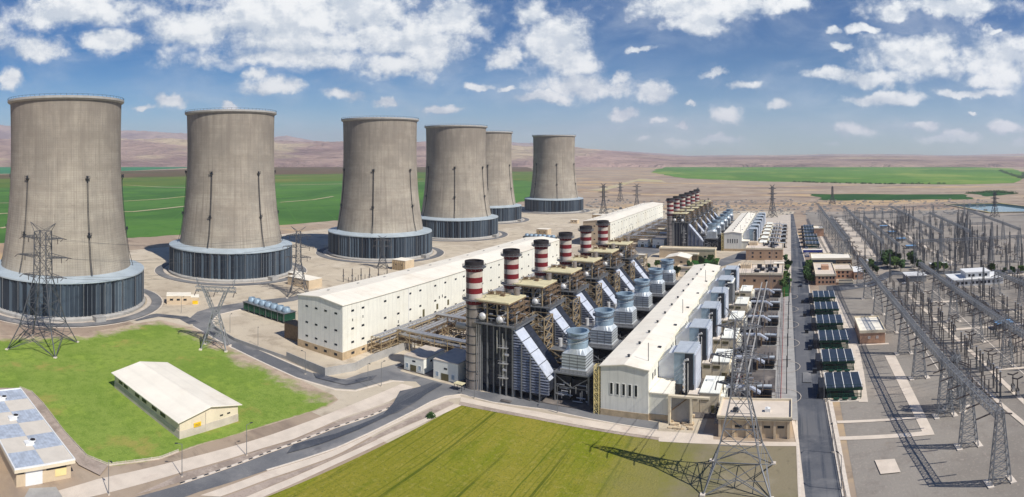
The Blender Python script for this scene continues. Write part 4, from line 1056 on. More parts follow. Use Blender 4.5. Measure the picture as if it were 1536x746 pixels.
# ---- striped stack
def stack():
    X = -121.5; t = thing('striped_stack', 'x', 'chimney', (X, uy(0,0)+2.0, 0), 'red and white striped boiler stacks')
    def seg(z0, z1, r, m_, nm): return MB().cyl((0,0,z0),(0,0,z1),r,r,28).build(nm, m_, t)
    o = MB().lathe([(3.3,0),(3.3,33.4)], 28).build('steel_shaft', 'stack_steel', t, smooth=True)
    rg = MB()
    for z in (3.5,7,10.5,14,17.5,21,24.5,28,31.5): rg.lathe([(3.32,z),(3.5,z+0.06),(3.5,z+0.3),(3.32,z+0.36)], 28)
    rg.build('stiffening_rings', 'steel_dark', o)
    z = 33.4
    for k in range(7):
        m_ = 'paint_red' if k % 2 == 0 else 'band_white'
        MB().lathe([(3.32,z),(3.32,z+2.15)], 28).build('red_band' if k % 2 == 0 else 'white_band', m_ if k < 5 else ('paint_red' if k % 2 == 0 else 'band_dusty'), t, smooth=True); z += 2.15
    MB().lathe([(3.35,z),(3.85,z+0.15),(3.85,z+2.0),(3.4,z+2.1),(3.0,z+2.1),(3.0,z-1),(0.05,z-1)], 28).build('cap', 'soot', t)
    for zz in (35.2, z-0.6):
        p = MB(); p.lathe([(3.35,zz),(4.8,zz),(4.8,zz+0.18),(3.35,zz+0.18)], 28)
        for zr in (0.7,1.2):
            for k in range(28):
                a, b = 2*pi*k/28, 2*pi*(k+1)/28
                p.bar((4.75*cos(a),4.75*sin(a),zz+zr),(4.75*cos(b),4.75*sin(b),zz+zr),0.09)
        for k in range(14):
            a = 2*pi*k/14; p.bar((4.75*cos(a),4.75*sin(a),zz),(4.75*cos(a),4.75*sin(a),zz+1.2),0.09)
            p.bar((3.0*cos(a),3.0*sin(a),zz-1.2),(4.5*cos(a),4.5*sin(a),zz),0.12)
        p.build('gallery', 'steel_grey', t)
    l = MB()
    for s_ in (-0.3,0.3): l.bar((s_-1,-3.25,1),(s_-1,-3.25,47),0.1)
    for k in range(46): l.bar((-1.3,-3.25,1+k),(-0.7,-3.25,1+k),0.07)
    l.build('ladder', 'steel_dark', t)
    for x in (2.7,3.5,4.2): MB().bar((x,-2.6,0),(x,-2.6,26),0.26).build('side_pipe', 'pipe_silver', t)
    return t
# ---- tan stair tower standing between the boilers
def stair():
    X = -102.6; t = thing('stair_tower', 'x', 'stair tower', (X, uy(0,0)+23.0, 0), 'tan steel stair towers between the boilers')
    b = MB(); lattice(b, [(0,4.2,4.4),(26,4.2,4.4)], 0.4, 0.2, 0.5, dense=False); b.build('frame', 'steel_tan', t)
    for k in range(7):
        z = 3.2+k*3.6
        for xa in (-4.2, 2.2): MB().box(xa,-4.3,z,xa+2,4.3,z+0.15).build('landing', 'steel_grey', t)
    s = MB()
    for k in range(6):
        z = 3.3+k*3.6; sg = 1 if k % 2 else -1
        for yy in (-2.4,-1.0): s.bar((-2.2*sg,yy,z),(2.2*sg,yy,z+3.6),0.16,0.4)
    s.build('stair_flight', 'steel_tan', t)
    q = MB(); q.box(-4.2,-3.4,0,4.2,3.4,18); q.build('boiler_drum_house', 'machine_dark', t) if False else None
    p = MB(); rq = random.Random(21)
    for k in range(34):
        x = rq.uniform(-3.9,3.9); y = rq.uniform(-4,4); z = rq.uniform(1,22); L = rq.uniform(2,6); ax = rq.choice('xyz')
        p.cyl((x,y,z),(min(4.1,x+L) if ax=='x' else x, min(4.2,y+L) if ax=='y' else y, min(25.6,z+L) if ax=='z' else z),0.22,0.22,6)
    tag(p.build('pipework', 'steel_brown', t), kind='stuff')
    return t
def backhouse():
    """dark exhaust casing behind the stair tower side, joins the row visually"""
    X = -113.0; t = thing('pump_skid', 'x', 'pump skid', (X, uy(0,0)+22.5, 0), 'dark feed pump skids between the boilers')
    m_ = MB(); m_.box(-6,-6,0,5,6,0.5); m_.build('base', 'concrete_grey', t)
    m_ = MB(); m_.box(-5,-4.5,0.5,3,4.5,9); m_.build('enclosure', 'machine_dark', t)
    m_ = MB()
    for k in range(5): m_.cyl((-4+k*1.8,-4.9,0.5),(-4+k*1.8,-4.9,9.6),0.35,0.35,8)
    m_.build('pipes', 'pipe_silver', t)
    m_ = MB(); lattice(m_, [(0.5,6,5),(20,6,5)], 0.35, 0.2, 0.55, dense=False); m_.build('frame', 'steel_brown', t)
    for z in (13.6,20.0): MB().box(-5.8,-4.8,z,5.8,4.8,z+0.2).build('deck', 'steel_grey', t)
    return t
def midframe():
    t = thing('pipe_bridge', 'x', 'pipe bridge', (-91.5, uy(0,0)+22.5, 0), 'dark piping frames between boilers and bypass stacks')
    m_ = MB(); lattice(m_, [(0,4.6,4.2),(14,4.6,4.2)], 0.32, 0.18, 0.6, dense=False); m_.build('frame', 'steel_tan', t)
    for z in (5,9.6,13.9): MB().box(-4.6,-4.2,z,4.6,4.2,z+0.14).build('deck', 'steel_grey', t)
    m_ = MB(); m_.box(-3.4,-3,0,2.6,3,8.6); m_.build('enclosure', 'machine_dark', t)
    p = MB(); rq = random.Random(41)
    for k in range(48):
        x = rq.uniform(-4.8,4.6); y = rq.uniform(-4.4,4.2); z = rq.uniform(0.5,13); L = rq.uniform(1.5,6); ax = rq.choice('xyz'); r = rq.choice((0.14,0.22,0.35))
        p.cyl((x,y,z),(min(5,x+L) if ax=='x' else x, min(4.6,y+L) if ax=='y' else y, min(16,z+L) if ax=='z' else z),r,r,6)
    tag(p.build('pipework', 'pipe_silver', t), kind='stuff')
    for x, y in ((-2,1.5),(2.4,-1)): MB().cyl((x,y,14),(x,y,17.2),0.9,0.9,12).build('vessel', 'pipe_white', t)
    return t
# ---- bypass stack with silencer tiers
def bypass():
    X = -80.6; t = thing('bypass_stack', 'x', 'bypass stack', (X, uy(0,0)+10.0, 0), 'blue-grey bypass stacks on box silencers')
    # legs and braces
    for x in (-6.8,6.6):
        for y in (-6,6): MB().box(x-0.3,y-0.3,0,x+0.3,y+0.3,10.6).build('leg', 'steel_grey', t)
    b = MB()
    for y in (-6,6): b.bar((-6.8,y,9.9),(0,y,5.8),0.28); b.bar((6.6,y,9.9),(0,y,5.8),0.28); b.bar((-6.8,y,5.7),(6.6,y,5.7),0.28)
    for x in (-6.8,6.6): b.bar((x,-6,5),(x,6,10),0.24); b.bar((x,6,5),(x,-6,10),0.24)
    b.build('brace', 'steel_grey', t)
    MB().box(-7.4,-6.6,10.6,7.2,6.8,11.0).build('platform', 'steel_grey', t)
    r = MB()
    for z in (11.6,12.2): r.bar((-7.3,-6.5,z),(7.1,-6.5,z),0.09); r.bar((7.1,-6.5,z),(7.1,6.7,z),0.09)
    for k in range(10): r.bar((-7.3+k*1.6,-6.5,11),(-7.3+k*1.6,-6.5,12.2),0.09); r.bar((7.1,-6.5+k*1.45,11),(7.1,-6.5+k*1.45,12.2),0.09)
    r.build('railing', 'steel_grey', t)
    m_ = MB(); m_.box(-5.4,-4.6,11.02,5.2,4.8,12.0); m_.build('silencer_base', 'pipe_silver', t)
    s = MB()
    for k in range(5):
        z = 12.0+k*1.12; s.box(-4.9,-4.1,z,4.7,4.4,z+0.98); s.box(-4.7,-3.9,z+0.98,4.5,4.2,z+1.12)
    so_ = s.build('silencer', 'metal_pale', t)
    rb = MB()
    for k in range(5):
        z = 12.0+k*1.12; rb.box(-5.0,-4.2,z+0.84,4.8,4.5,z+0.98)
    for x in (-1.7,1.5): rb.box(x-0.06,-4.2,12,x+0.06,-4.12,17.4)
    rb.build('silencer_ribs', 'steel_grey', so_)
    # square-to-round transition
    n = 24; c = MB(); i0 = 0
    for k in range(n):
        a = 2*pi*k/n; ca, sa = cos(a), sin(a); mx = max(abs(ca), abs(sa)); c.v.append((4.7*ca/mx, 4.2*sa/mx, 17.6))
    for k in range(n): a = 2*pi*k/n; c.v.append((4.0*cos(a), 4.0*sin(a), 19.6))
    for k in range(n): c.f.append((k,(k+1)%n,n+(k+1)%n,n+k)); c.m.append(0)
    c.build('transition', 'metal_pale', t)
    MB().lathe([(4.0,19.6),(4.0,21.6),(4.15,21.7),(4.15,22.0),(4.0,22.1),(4.0,25.0),(4.5,25.1),(4.5,25.6),(3.7,25.6),(3.7,19.0),(0.05,19.0)], 32).build('duct_ring', 'metal_blue', t, smooth=False)
    g = MB(); g.lathe([(4.1,23.4),(5.0,23.4),(5.0,23.55),(4.1,23.55)], 32)
    for k in range(24):
        a, b2 = 2*pi*k/24, 2*pi*(k+1)/24; g.bar((4.95*cos(a),4.95*sin(a),24.5),(4.95*cos(b2),4.95*sin(b2),24.5),0.09); g.bar((4.95*cos(a),4.95*sin(a),23.5),(4.95*cos(a),4.95*sin(a),24.5),0.08)
    g.build('gallery', 'steel_grey', t)
    # spiral strake stripes
    for k0 in (0, pi):
        h = MB()
        for k in range(16):
            a = k0+k*0.2; a2 = a+0.2; z = 19.8+k*0.22
            h.face([(4.22*cos(a),4.22*sin(a),z),(4.22*cos(a2),4.22*sin(a2),z+0.22),(4.22*cos(a2),4.22*sin(a2),z+0.6),(4.22*cos(a),4.22*sin(a),z+0.38)])
        h.build('strake', 'metal_pale', t)
    # diverter box and duct beneath
    MB().box(-7.4,-4.8,0.8,-1.0,4.8,9.4).build('diverter_duct', 'machine_dark', t)
    MB().box(-0.9,-4.2,2.2,13.0,4.2,8.4).build('exhaust_duct', 'machine_dark', t)
    p = MB(); rq = random.Random(31)
    for k in range(22):
        x = rq.uniform(-7,6); y = rq.uniform(-6.3,-5); z = rq.uniform(0.3,7); L = rq.uniform(1,4); ax = rq.choice('xz')
        p.cyl((x,y,z),(min(6.6,x+L) if ax=='x' else x,y,z+L if ax=='z' else z),0.18,0.18,6)
    tag(p.build('pipework', 'pipe_silver', t), kind='stuff')
    return t
# ---- inlet filter house
def filterh():
    X = -39.8; t = thing('filter_house', 'x', 'air filter house', (X, uy(0,0)+18.0, 0), 'blue-grey air filter houses')
    MB().box(-3.7,-6.5,8.6,3.7,6.5,20.0).build('housing', 'metal_blue', t)
    MB().box(-3.9,-6.7,20.0,3.9,6.7,20.35).build('roof', 'metal_pale', t)
    MB().box(3.72,-6.4,3.5,4.3,6.4,19.6).build('side_panel', 'duct_pale', t)
    for x in (-3.3,3.3):
        for y in (-6,6): MB().box(x-0.25,y-0.25,0,x+0.25,y+0.25,8.6).build('leg', 'steel_grey', t)
    MB().box(0.4,-6.9,3,3.4,-6.52,19.8).build('dark_panel', 'steel_dark', t)
    r = MB()
    for k in range(4): r.bar((-3.4,-6.56,9.6+k*1.5),(0.2,-6.56,12.4+k*1.5),0.22,0.1)
    r.build('brace', 'duct_pale', t)
    p = MB(); p.cyl((0.3,-7.4,6),(0.3,-7.4,17.6),0.28,0.28,8); p.cyl((1.6,-7.4,4),(1.6,-7.4,16.6),0.16,0.16,8)
    for k in range(6): p.cyl((0.3,-7.4,7+k*1.9),(0.3,-8.2,7.2+k*1.9),0.42,0.5,8)
    p.cyl((0.3,-7.5,17.6),(1.8,-7.6,18.2),0.35,0.5,8)
    p.build('vent_pipe', 'pipe_white', t)
    # duct dropping to the hall
    MB().extr([(-10.0,9.9),(-3.72,9.2),(-3.72,19.4),(-6.0,19.0),(-10.0,15.4)][::-1], 'y', -4.4, 4.4).build('intake_duct', 'duct_pale', t)
    MB().extr([(-10.1,15.5),(-5.9,19.15),(-5.9,19.5),(-10.1,15.85)], 'y', -4.8, 4.8).build('duct_roof', 'wall_white', t)
    return t
# ---- control container beside it
def control():
    X = -34.0; t = thing('control_building', 'x', 'control building', (X, uy(0,0)+16.5, 0), 'cream control buildings beside the filter houses')
    MB().box(0.6,-8.4,0,7.6,8,7.2).build('wall', 'wall_beige', t)
    MB().box(0.45,-8.6,7.2,7.75,8.15,7.5).build('roof', 'wall_white', t)
    MB().box(-3.6,-8.5,0,0.4,-3,6.4).build('side_block', 'wall_beige', t)
    MB().box(-3.7,-8.7,6.4,0.4,-2.9,6.7).build('side_roof', 'kerb_pale', t)
    for x in (-1.6,2.4): MB().box(x-1.4,-8.62,4.6,x+1.4,-8.42,5.8).build('louvre', 'louvre_khaki', t)
    MB().box(4.6,-8.62,0,7.0,-8.42,3).build('door', 'louvre_khaki', t)
    MB().box(1.8,2,7.5,4.2,4,8.5).build('air_unit', 'door_white', t)
    m_ = MB(); m_.box(7.7,-6,0,9.0,6,5.4); m_.build('cable_vault', 'wall_white', t)
    return t
# ---- bus duct
def busduct():
    t = thing('bus_duct', 'x', 'bus duct', (-26, uy(0,0)+17.5, 0), 'beige bus ducts running to the transformers')
    d_ = MB()
    for y in (-0.6,0.6): d_.bar((1,y,6.6),(10.2,y,6.6),0.75); d_.bar((10,y,6.6),(13.8,y,4.4),0.75)
    d_.build('duct', 'duct_pale', t)
    for x in (3,8.5): 
        MB().box(x-0.15,-1.2,0,x+0.15,1.2,6.2).build('support', 'steel_grey', t)
    return t
# ---- transformer
def transformer():
    X = -11.0; t = thing('transformer', 'x', 'transformer', (X, uy(0,0)+24.5, 0), 'power transformers in a row')
    MB().box(-4.4,-4.2,0,4.4,4.2,0.3).build('base', 'concrete_grey', t)
    MB().box(-2.6,-1.9,0.5,2.6,1.9,3.9).build('tank', 'machine_dark', t)
    for s_ in (-1,1):
        r = MB()
        for k in range(9): x = -2.8+k*0.7; r.box(x-0.08,s_*2.1-0.0 if s_>0 else -3.3,0.9,x+0.08,3.3 if s_>0 else -2.1,3.5)
        r.box(-3,s_*2.7-0.12,3.4,3,s_*2.7+0.12,3.6); r.box(-3,s_*2.7-0.12,0.8,3,s_*2.7+0.12,1.0)
        r.build('radiator', 'steel_dark', t)
    MB().cyl((-2.9,-2.7,5.3),(2.9,-2.7,5.3),0.62,0.62,14).build('conservator', 'metal_pale', t)
    for x in (-2.2,2.2): MB().bar((x,-2.7,3.5),(x,-2.7,4.8),0.16).build('bracket', 'steel_grey', t)
    for x in (-1.7,0,1.7):
        m_ = MB(); m_.cyl((x,0.6,3.9),(x,1.0,6.2),0.22,0.1,8)
        for k in range(5): m_.cyl((x,0.65+k*0.07,4.3+k*0.36),(x,0.65+k*0.07,4.42+k*0.36),0.34,0.3,8)
        m_.build('bushing', 'insul_brown', t)
    for x in (-4.6,4.6): MB().box(x-0.2,-5,0,x+0.2,5,5.0).build('fire_wall', 'steel_brown', t) if x < 0 else None
    rp = MB()
    for x in (-4.2,4.2): rp.bar((x,-4.4,0.3),(x,-4.4,4.6),0.14)
    rp.bar((-4.2,-4.4,4.6),(4.2,-4.4,4.6),0.14); rp.bar((-4.2,-4.4,2.4),(4.2,-4.4,2.4),0.12)
    rp.build('fire_main', 'steel_brown', t)
    return t
# ---- fin-fan cooler right of the road
def cooler():
    t = thing('fin_fan_cooler', 'x', 'cooler', (19.0, uy(0,0)+31.2, 0), 'dark green fin fan coolers by the road')
    for x in (-6.0,0,6.8):
        for y in (-8.2,-1.2,5.4): MB().box(x-0.16,y-0.16,0,x+0.16,y+0.16,3.2).build('leg', 'green_dark', t)
    MB().box(-6.6,-8.6,3.0,7.4,5.8,4.0).build('casing', 'green_dark', t)
    for k in range(4):
        x0 = -6.3+k*3.42; MB().extr([(-8.5,4.02),(5.7,4.02),(5.7,4.9),(-8.5,4.3)],'x',x0,x0+3.1).build('fin_panel', 'panel_navy', t)
    dv = MB()
    for k in range(5): x = -6.5+k*3.42-0.0; dv.extr([(-8.6,4.0),(5.8,4.0),(5.8,5.05),(-8.6,4.45)],'x',x-0.12,x+0.12)
    dv.build('divider', 'frame_white', t)
    fl = MB()
    for z in (1.2,2.0,2.8): fl.bar((-5.5,-9.6,z*0.8),(6.5,-9.6,z*0.8),0.2)
    for x in (-5.5,-2,2,6.5): fl.bar((x,-9.6,0),(x,-9.6,2.4),0.2)
    for x in (-4.0,-0.6,2.8): fl.cyl((x,-10.6,0.9),(x+2.2,-10.6,0.9),0.5,0.5,8)
    fl.build('pump_frame', 'green_dark', t)
    MB().box(-9.2,-8.4,0,-6.9,2.0,4.4).build('shade_box', 'machine_dark', t)  # near-black box standing in for the shade along the cooler's left side
    MB().box(-7.0,-11.6,0,8.0,-9.0,0.16).build('plinth', 'kerb_pale', t)
    rl = MB(); rl.bar((-6.6,-9.0,5.4),(7.4,-9.0,5.4),0.1)
    for k in range(8): rl.bar((-6.6+k*2,-9.0,4.2),(-6.6+k*2,-9.0,5.4),0.1)
    rl.build('railing', 'green_dark', t)
    return t
def blast(fn, fmt, n=6, dY=None, blocks=(0,1)):
    t = fn(); base = t.location.copy(); first = True
    for b in blocks:
        for i in range(n):
            loc = (base.x, base.y+PITCH*i*(1 if dY is None else dY/PITCH)+(BLK if b else 0), 0)
            lb = fmt.format(ORD[i] if i else 'nearest', 'near' if b == 0 else 'far')
            if first: t['label'] = lb; first = False
            else: dup(t, loc, lb)
for b_ in (0, 1):
    for i_ in range(6):
        cx_, cy_ = -6.5, uy(b_, i_)+24.5
        ribbon('road_marking', [(cx_+9.5*cos(a_*pi/12), cy_+8.5*sin(a_*pi/12)) for a_ in range(-6, 7)], 0.26, 'concrete', px=False)
blast(boiler, 'dark steel recovery boiler with pale sloping duct, {} one in the {} row')
blast(stack, 'red and white striped steel stack, {} one in the {} row')
blast(stair, 'tan lattice stair tower behind the {} boiler of the {} row')
blast(backhouse, 'dark pump skid in brown frame behind the {} boiler of the {} row')
blast(midframe, 'piping frame with two pale vessels behind the {} boiler duct of the {} row')
blast(bypass, 'blue-grey round bypass stack on tiered silencer box, {} one in the {} row')
blast(filterh, 'tall blue-grey air filter house, {} one along the {} gas turbine hall')
blast(control, 'cream flat-roofed control building, {} one along the {} gas turbine hall', dY=32.7)
blast(busduct, 'beige bus duct bending down to the {} transformer of the {} row')
blast(transformer, 'dark transformer with pale conservator tank, {} one in the {} row')
blast(cooler, 'dark green fin fan cooler beside the road, {} one in the {} row', dY=29.5)
# thin tall grey screens between the last filter houses
for k, (x, y) in enumerate(((-37.2, 325), (-36.4, 352))):
    t_ = thing('screen_tower', 'tall narrow grey slab tower beside the %s filter house' % ('fifth' if k == 0 else 'farthest near-row'), 'tower', (x, y, 0))
    MB().box(-1.4,-7,0,1.4,7,18.6).build('body', 'steel_grey', t_); MB().box(-1.6,-7.2,18.6,1.6,7.2,19).build('cap', 'wall_white', t_)
# longitudinal cable bridges and the equipment between the control buildings and the transformers
for b in (0, 1):
    for x, h, lbl in ((-21.0, 7.2, 'left'), (-17.6, 7.8, 'right')):
        t_ = thing('cable_bridge', 'long beige cable bridge on posts, %s one of the pair beside the %s transformers' % (lbl, 'near' if b == 0 else 'far'), 'cable bridge', (x, uy(b,0)+10, 0), 'long cable bridges')
        MB().box(-0.28,0,h,0.28,188,h+0.4).build('tray', 'concrete_grey', t_)
        for k in range(12): MB().box(-0.3,k*16.4+3-0.3,0,0.3,k*16.4+3.3,h).build('post', 'steel_grey', t_)
eq = []
def skid(k):
    t = thing('valve_skid', 'x', 'valve skid', (0,0,0), 'pipe and valve skids between the cable bridges')
    p = MB(); rq = random.Random(50+k)
    for j in range(34):
        x = rq.uniform(-3.6,3.6); y = rq.uniform(-6,6); z = rq.uniform(0.4,4.6); L = rq.uniform(0.8,4); ax = rq.choice('xyz'); r = rq.choice((0.12,0.2,0.3))
        p.cyl((x,y,z),(x+L if ax=='x' else x, y+L if ax=='y' else y, z+L*0.6 if ax=='z' else z),r,r,6)
    tag(p.build('pipework', 'pipe_silver', t), kind='stuff')
    m_ = MB()
    for j in range(10):
        x = rq.uniform(-3.4,3); y = rq.uniform(-6,5); s_ = rq.uniform(0.4,1.3); m_.box(x-s_,y-s_,0,x+s_,y+s_,rq.uniform(0.8,3.6))
    tag(m_.build('machinery', 'machine_dark', t), kind='stuff')
    MB().box(-3.9,-6.6,0,3.9,6.6,0.2).build('base', 'concrete_grey', t)
    MB().cyl((1,-2,0.9),(1,3,0.9),0.9,0.9,12).build('tank', ['wall_yellow','red_pipe','metal_pale'][k%3], t)
    f = MB(); lattice(f, [(0.2,3.6,6.2),(5.6,3.6,6.2)], 0.18, 0.1, 0.9, dense=False); f.build('frame', 'steel_tan' if k % 2 else 'steel_grey', t)
    return t
sk = [skid(k) for k in range(3)]; used = [False]*3
TC = ['yellow', 'red', 'pale blue']
for b in (0,1):
    for i in range(6):
        k = (i+b) % 3; loc = (-24.6+1.2, uy(b,i)+7, 0)
        lb = 'pipe skid with a %s tank by the %s transformer of the %s row' % (TC[k], ORD[i] if i else 'nearest', 'near' if b == 0 else 'far')
        if not used[k]: sk[k].location = loc; sk[k]['label'] = lb; used[k] = True
        else: dup(sk[k], loc, lb)
# pipe racks east of the long halls, with a branch to each boiler
def rack(x0, y0, x1, y1, z, w_, label, levels=2, tan='steel_tan'):
    t = thing('pipe_rack', label, 'pipe rack', (x0, y0, 0), 'pipe racks between halls and boilers')
    L = hypot(x1-x0, y1-y0); dx_, dy_ = (x1-x0)/L, (y1-y0)/L; nx, ny = -dy_, dx_
    P = lambda s, o, zz: (dx_*s+nx*o, dy_*s+ny*o, zz)
    f = MB(); n = max(1, int(L/6.5))
    for k in range(n+1):
        s = L*k/n
        for o in (-w_/2, w_/2): f.bar(P(s,o,0), P(s,o,z+2.6), 0.32)
        for l in range(levels): f.bar(P(s,-w_/2,z-l*2.4+0.0), P(s,w_/2,z-l*2.4), 0.3)
        f.bar(P(s,-w_/2,z+2.6), P(s,w_/2,z+2.6), 0.26)
        if k < n:
            s1 = L*(k+1)/n
            for o in (-w_/2, w_/2): f.bar(P(s,o,z-2.4 if k%2 else z+2.6), P(s1,o,z+2.6 if k%2 else z-2.4), 0.17)
    for o in (-w_/2, w_/2):
        for zz in (z+2.6, z, z-2.4): f.bar(P(0,o,zz), P(L,o,zz), 0.24)
    f.build('frame', tan, t)
    for l, o, r in ((z+3.0,-w_*0.28,0.5),(z+3.0,w_*0.12,0.35),(z+0.5,-w_*0.3,0.4),(z+0.45,0.1*w_,0.3),(z-1.9,-0.2*w_,0.4),(z-1.9,0.25*w_,0.28),(z+2.95,w_*0.36,0.25)):
        MB().cyl(P(0.2,o,l), P(L-0.2,o,l), r, r, 8).build('pipe', 'pipe_silver' if l > z else 'steel_brown', t)
    return t
for b in (0,1):
    o = BLK*b; nm = 'near' if b == 0 else 'far'
    rack(-178.6, 214+o, -178.6, 430+o, 5.2, 6.0, 'long tan pipe rack close along the %s white hall wall' % nm)
    rack(-170.5, 236+o, -170.5, 440+o, 4.2, 5.0, 'second tan pipe rack parallel to the %s hall, on the boiler side' % nm, tan='steel_brown')
    for i in range(6):
        y = uy(b,i)+24
        rack(-175.6, y, -126, y, 6.6, 4.2, 'tan cross pipe rack leading to the %s boiler of the %s row' % (ORD[i] if i else 'nearest', nm), tan='steel_tan' if i % 2 == 0 else 'steel_brown')
# feedwater machinery between racks and boilers
fk = []
def feed(k):
    t = thing('feedwater_skid', 'x', 'machinery', (0,0,0), 'feedwater machinery west of the boilers')
    rq = random.Random(80+k); p = MB()
    for j in range(40):
        x = rq.uniform(-9,9); y = rq.uniform(-7,7); z = rq.uniform(0.5,8); L = rq.uniform(1,6); ax = rq.choice('xyz'); r = rq.choice((0.15,0.25,0.4))
        p.cyl((x,y,z),(x+L if ax=='x' else x, y+L if ax=='y' else y, z+L*0.6 if ax=='z' else z),r,r,6)
    tag(p.build('pipework', 'pipe_silver' if k else 'steel_tan', t), kind='stuff')
    m_ = MB()
    for j in range(9):
        x = rq.uniform(-8,7); y = rq.uniform(-6,5); s_ = rq.uniform(0.7,2.2); m_.box(x-s_,y-s_,0,x+s_,y+s_,rq.uniform(1.5,7))
    tag(m_.build('machinery', 'steel_brown' if k else 'machine_dark', t), kind='stuff')
    MB().cyl((-6,4,9.5),(6,4,9.5),1.5,1.5,14).build('storage_tank', 'wall_beige' if k == 0 else 'pipe_white', t)
    f = MB(); lattice(f, [(0,8,6),(11,8,6)], 0.3, 0.16, 0.6, dense=False); f.build('frame', 'steel_tan', t)
    return t
fk = [feed(0), feed(1)]; u2 = [False, False]
for b in (0,1):
    for i in range(6):
        k = i % 2; loc = (-146.0 + (4 if k else 0), uy(b,i)+(13 if i else 31), 0)
        if i == 0: loc = (-150, uy(b,0)+34+6, 0)
        if i == 1: loc = (-136, uy(b,1)+10, 0)
        lb = 'pipework-laden machinery frame left of the %s boiler of the %s row' % (ORD[i] if i else 'nearest', 'near' if b == 0 else 'far')
        if not u2[k]: fk[k].location = loc; fk[k]['label'] = lb; u2[k] = True
        else: dup(fk[k], loc, lb)
# cooling cells left of the halls
mat('green_light', lin(52,96,74), 0.5, 0, 0.2, 0.8)
def cells(y, label):
    t = thing('cooling_cells', label, 'cooling cells', (-284, y, 0), 'green cooling cell batteries')
    MB().box(0.4,0.4,1.2,36.6,8.6,5.4).build('bundle', 'green_dark', t)
    for k in range(8):
        for y_ in (0.2, 8.8): MB().box(k*5.2,y_-0.15,0,k*5.2+0.3,y_+0.15,5.6).build('post', 'steel_grey', t)
    c = MB()
    for k in range(24): c.box(0.8+k*1.5,0.1,1.2,1.1+k*1.5,0.38,5.2)
    c.build('fins', 'green_light', t)
    for k in range(7):
        x = 3+k*5.15; MB().lathe([(2.45,5.5),(2.5,6.3),(2.2,7.2),(1.9,8.0),(1.75,8.0),(1.75,6.6),(0.05,6.6)], 18, cx=x, cy=4.5).build('fan_hood', 'metal_blue', t, smooth=False)
    MB().box(-0.2,-0.2,5.4,37.2,9.2,5.6).build('deck', 'steel_grey', t)
    return t
cells(217.5, 'green cooling cells with seven blue-grey domes, left of the near white hall')
cells(217.5+BLK-8, 'distant cooling cells with grey domes beyond the near white hall')
mat('wall_brown', lin(176,146,120), 0.85, 0, 0.08, 0.4, streak=0.1)
# ================================================================== service buildings in the middle of the site
def flat_block(name, label, x0, y0, x1, y1, h, wall='wall_brick', roofm='slab_pink', cat='building', wins=(), parapet=True, wz=None, par='wall_beige', group=None):
    t = thing(name, label, cat, (x0, y0, 0), group); W = x1-x0; L = y1-y0
    MB().box(0,0,0,W,L,h).build('wall', wall, t)
    MB().box(-0.2,-0.2,h,W+0.2,L+0.2,h+0.2).build('roof', roofm, t)
    if parapet:
        p = MB(); e = 0.35
        for q4 in ((-0.3,-0.3,W+0.3,-0.3+e),(-0.3,L+0.3-e,W+0.3,L+0.3),(-0.3,-0.3+e,-0.3+e,L+0.3-e),(W+0.3-e,-0.3+e,W+0.3,L+0.3-e)): p.box(q4[0],q4[1],h-0.5,q4[2],q4[3],h+0.9)
        p.build('parapet', par, t)
    for f, u, z, w_, h_ in wins:
        if f == '-y': window(t, u, 0, z, w_, h_, '-y', frame=False)
        else: window(t, W, u, z, w_, h_, '+x', frame=False)
    return t
def clutter(t, x0, y0, x1, y1, z, n, seed, hmax=3.0, mats=('machine_dark','pipe_silver')):
    rq = random.Random(seed); a = MB(); b = MB()
    for k in range(n):
        x = rq.uniform(x0,x1); y = rq.uniform(y0,y1); s_ = rq.uniform(0.5,1.8)
        a.box(x-s_,y-s_*0.7,z,x+s_,y+s_*0.7,z+rq.uniform(0.8,hmax))
        L = rq.uniform(2,7); b.cyl((x,y,z+0.6),(min(x1,x+L),y,z+0.6),0.3,0.3,6); b.cyl((x,y+0.5,z),(x,y+0.5,z+hmax*0.8),0.3,0.3,6)
    tag(a.build('roof_machinery', mats[0], t), kind='stuff'); tag(b.build('roof_ducts', mats[1], t), kind='stuff')
for b_, (lb, y0, y1) in enumerate((('brick control block with machinery on its roof, beyond the last near transformers', 417, 452), ('second brick control block with roof machinery, in front of the far gas turbine hall', 531, 563))):
    t = flat_block('control_block', lb, -40-2*b_, y0, -7.4-2*b_, y1, 10, wins=[('-y',x,z,1.6,1.6) for x in (6,13,21,27) for z in ((5.6,) if b_ == 0 else (6.5,3))], wall='wall_brown')
    clutter(t, 12, 6, 29, 26, 10.3, 16, 5+b_)
    MB().box(1.5,20,10.2,9,30,13.0).build('stair_head', 'wall_tan', t)
t = flat_block('canopy_building', 'low beige canopy building beside the brick control block', -44, 478, -22, 487, 4.5, 'steel_brown', 'roof_cream', parapet=False)
t = flat_block('canopy_building', 'small pale kiosk between the two brick control blocks', -16, 492, -6, 498, 4.2, 'wall_beige', 'roof_cream', parapet=False)
t = flat_block('screen_building', 'long low tan building before the far boiler row', -121, 533, -70, 543, 8.4, 'wall_tan', 'wall_beige', wins=[('-y',x,2.2,2,1.4) for x in (30,36,42)])
t = flat_block('screen_building', 'short brown flat building beside the pale gabled workshop', -102, 522, -84, 529, 5.5, 'steel_brown', 'roof_cream')
t = thing('workshop', 'small workshop with pale gabled roof among trees beyond the near gas turbine hall', 'workshop', (-107, 497, 0))
b = MB(); gable_body(b, 0, 19, 0, 17, 0, 6, 8.2); b.build('wall', 'wall_tan', t); r = MB(); gable_roof(r, 0, 19, 0, 17, 6.05, 8.25, ov=0.9); r.build('roof', 'roof_cream', t)
window(t, 5, 0, 3, 2.2, 1.4, '-y', frame=False); window(t, 13, 0, 3, 2.2, 1.4, '-y', frame=False)
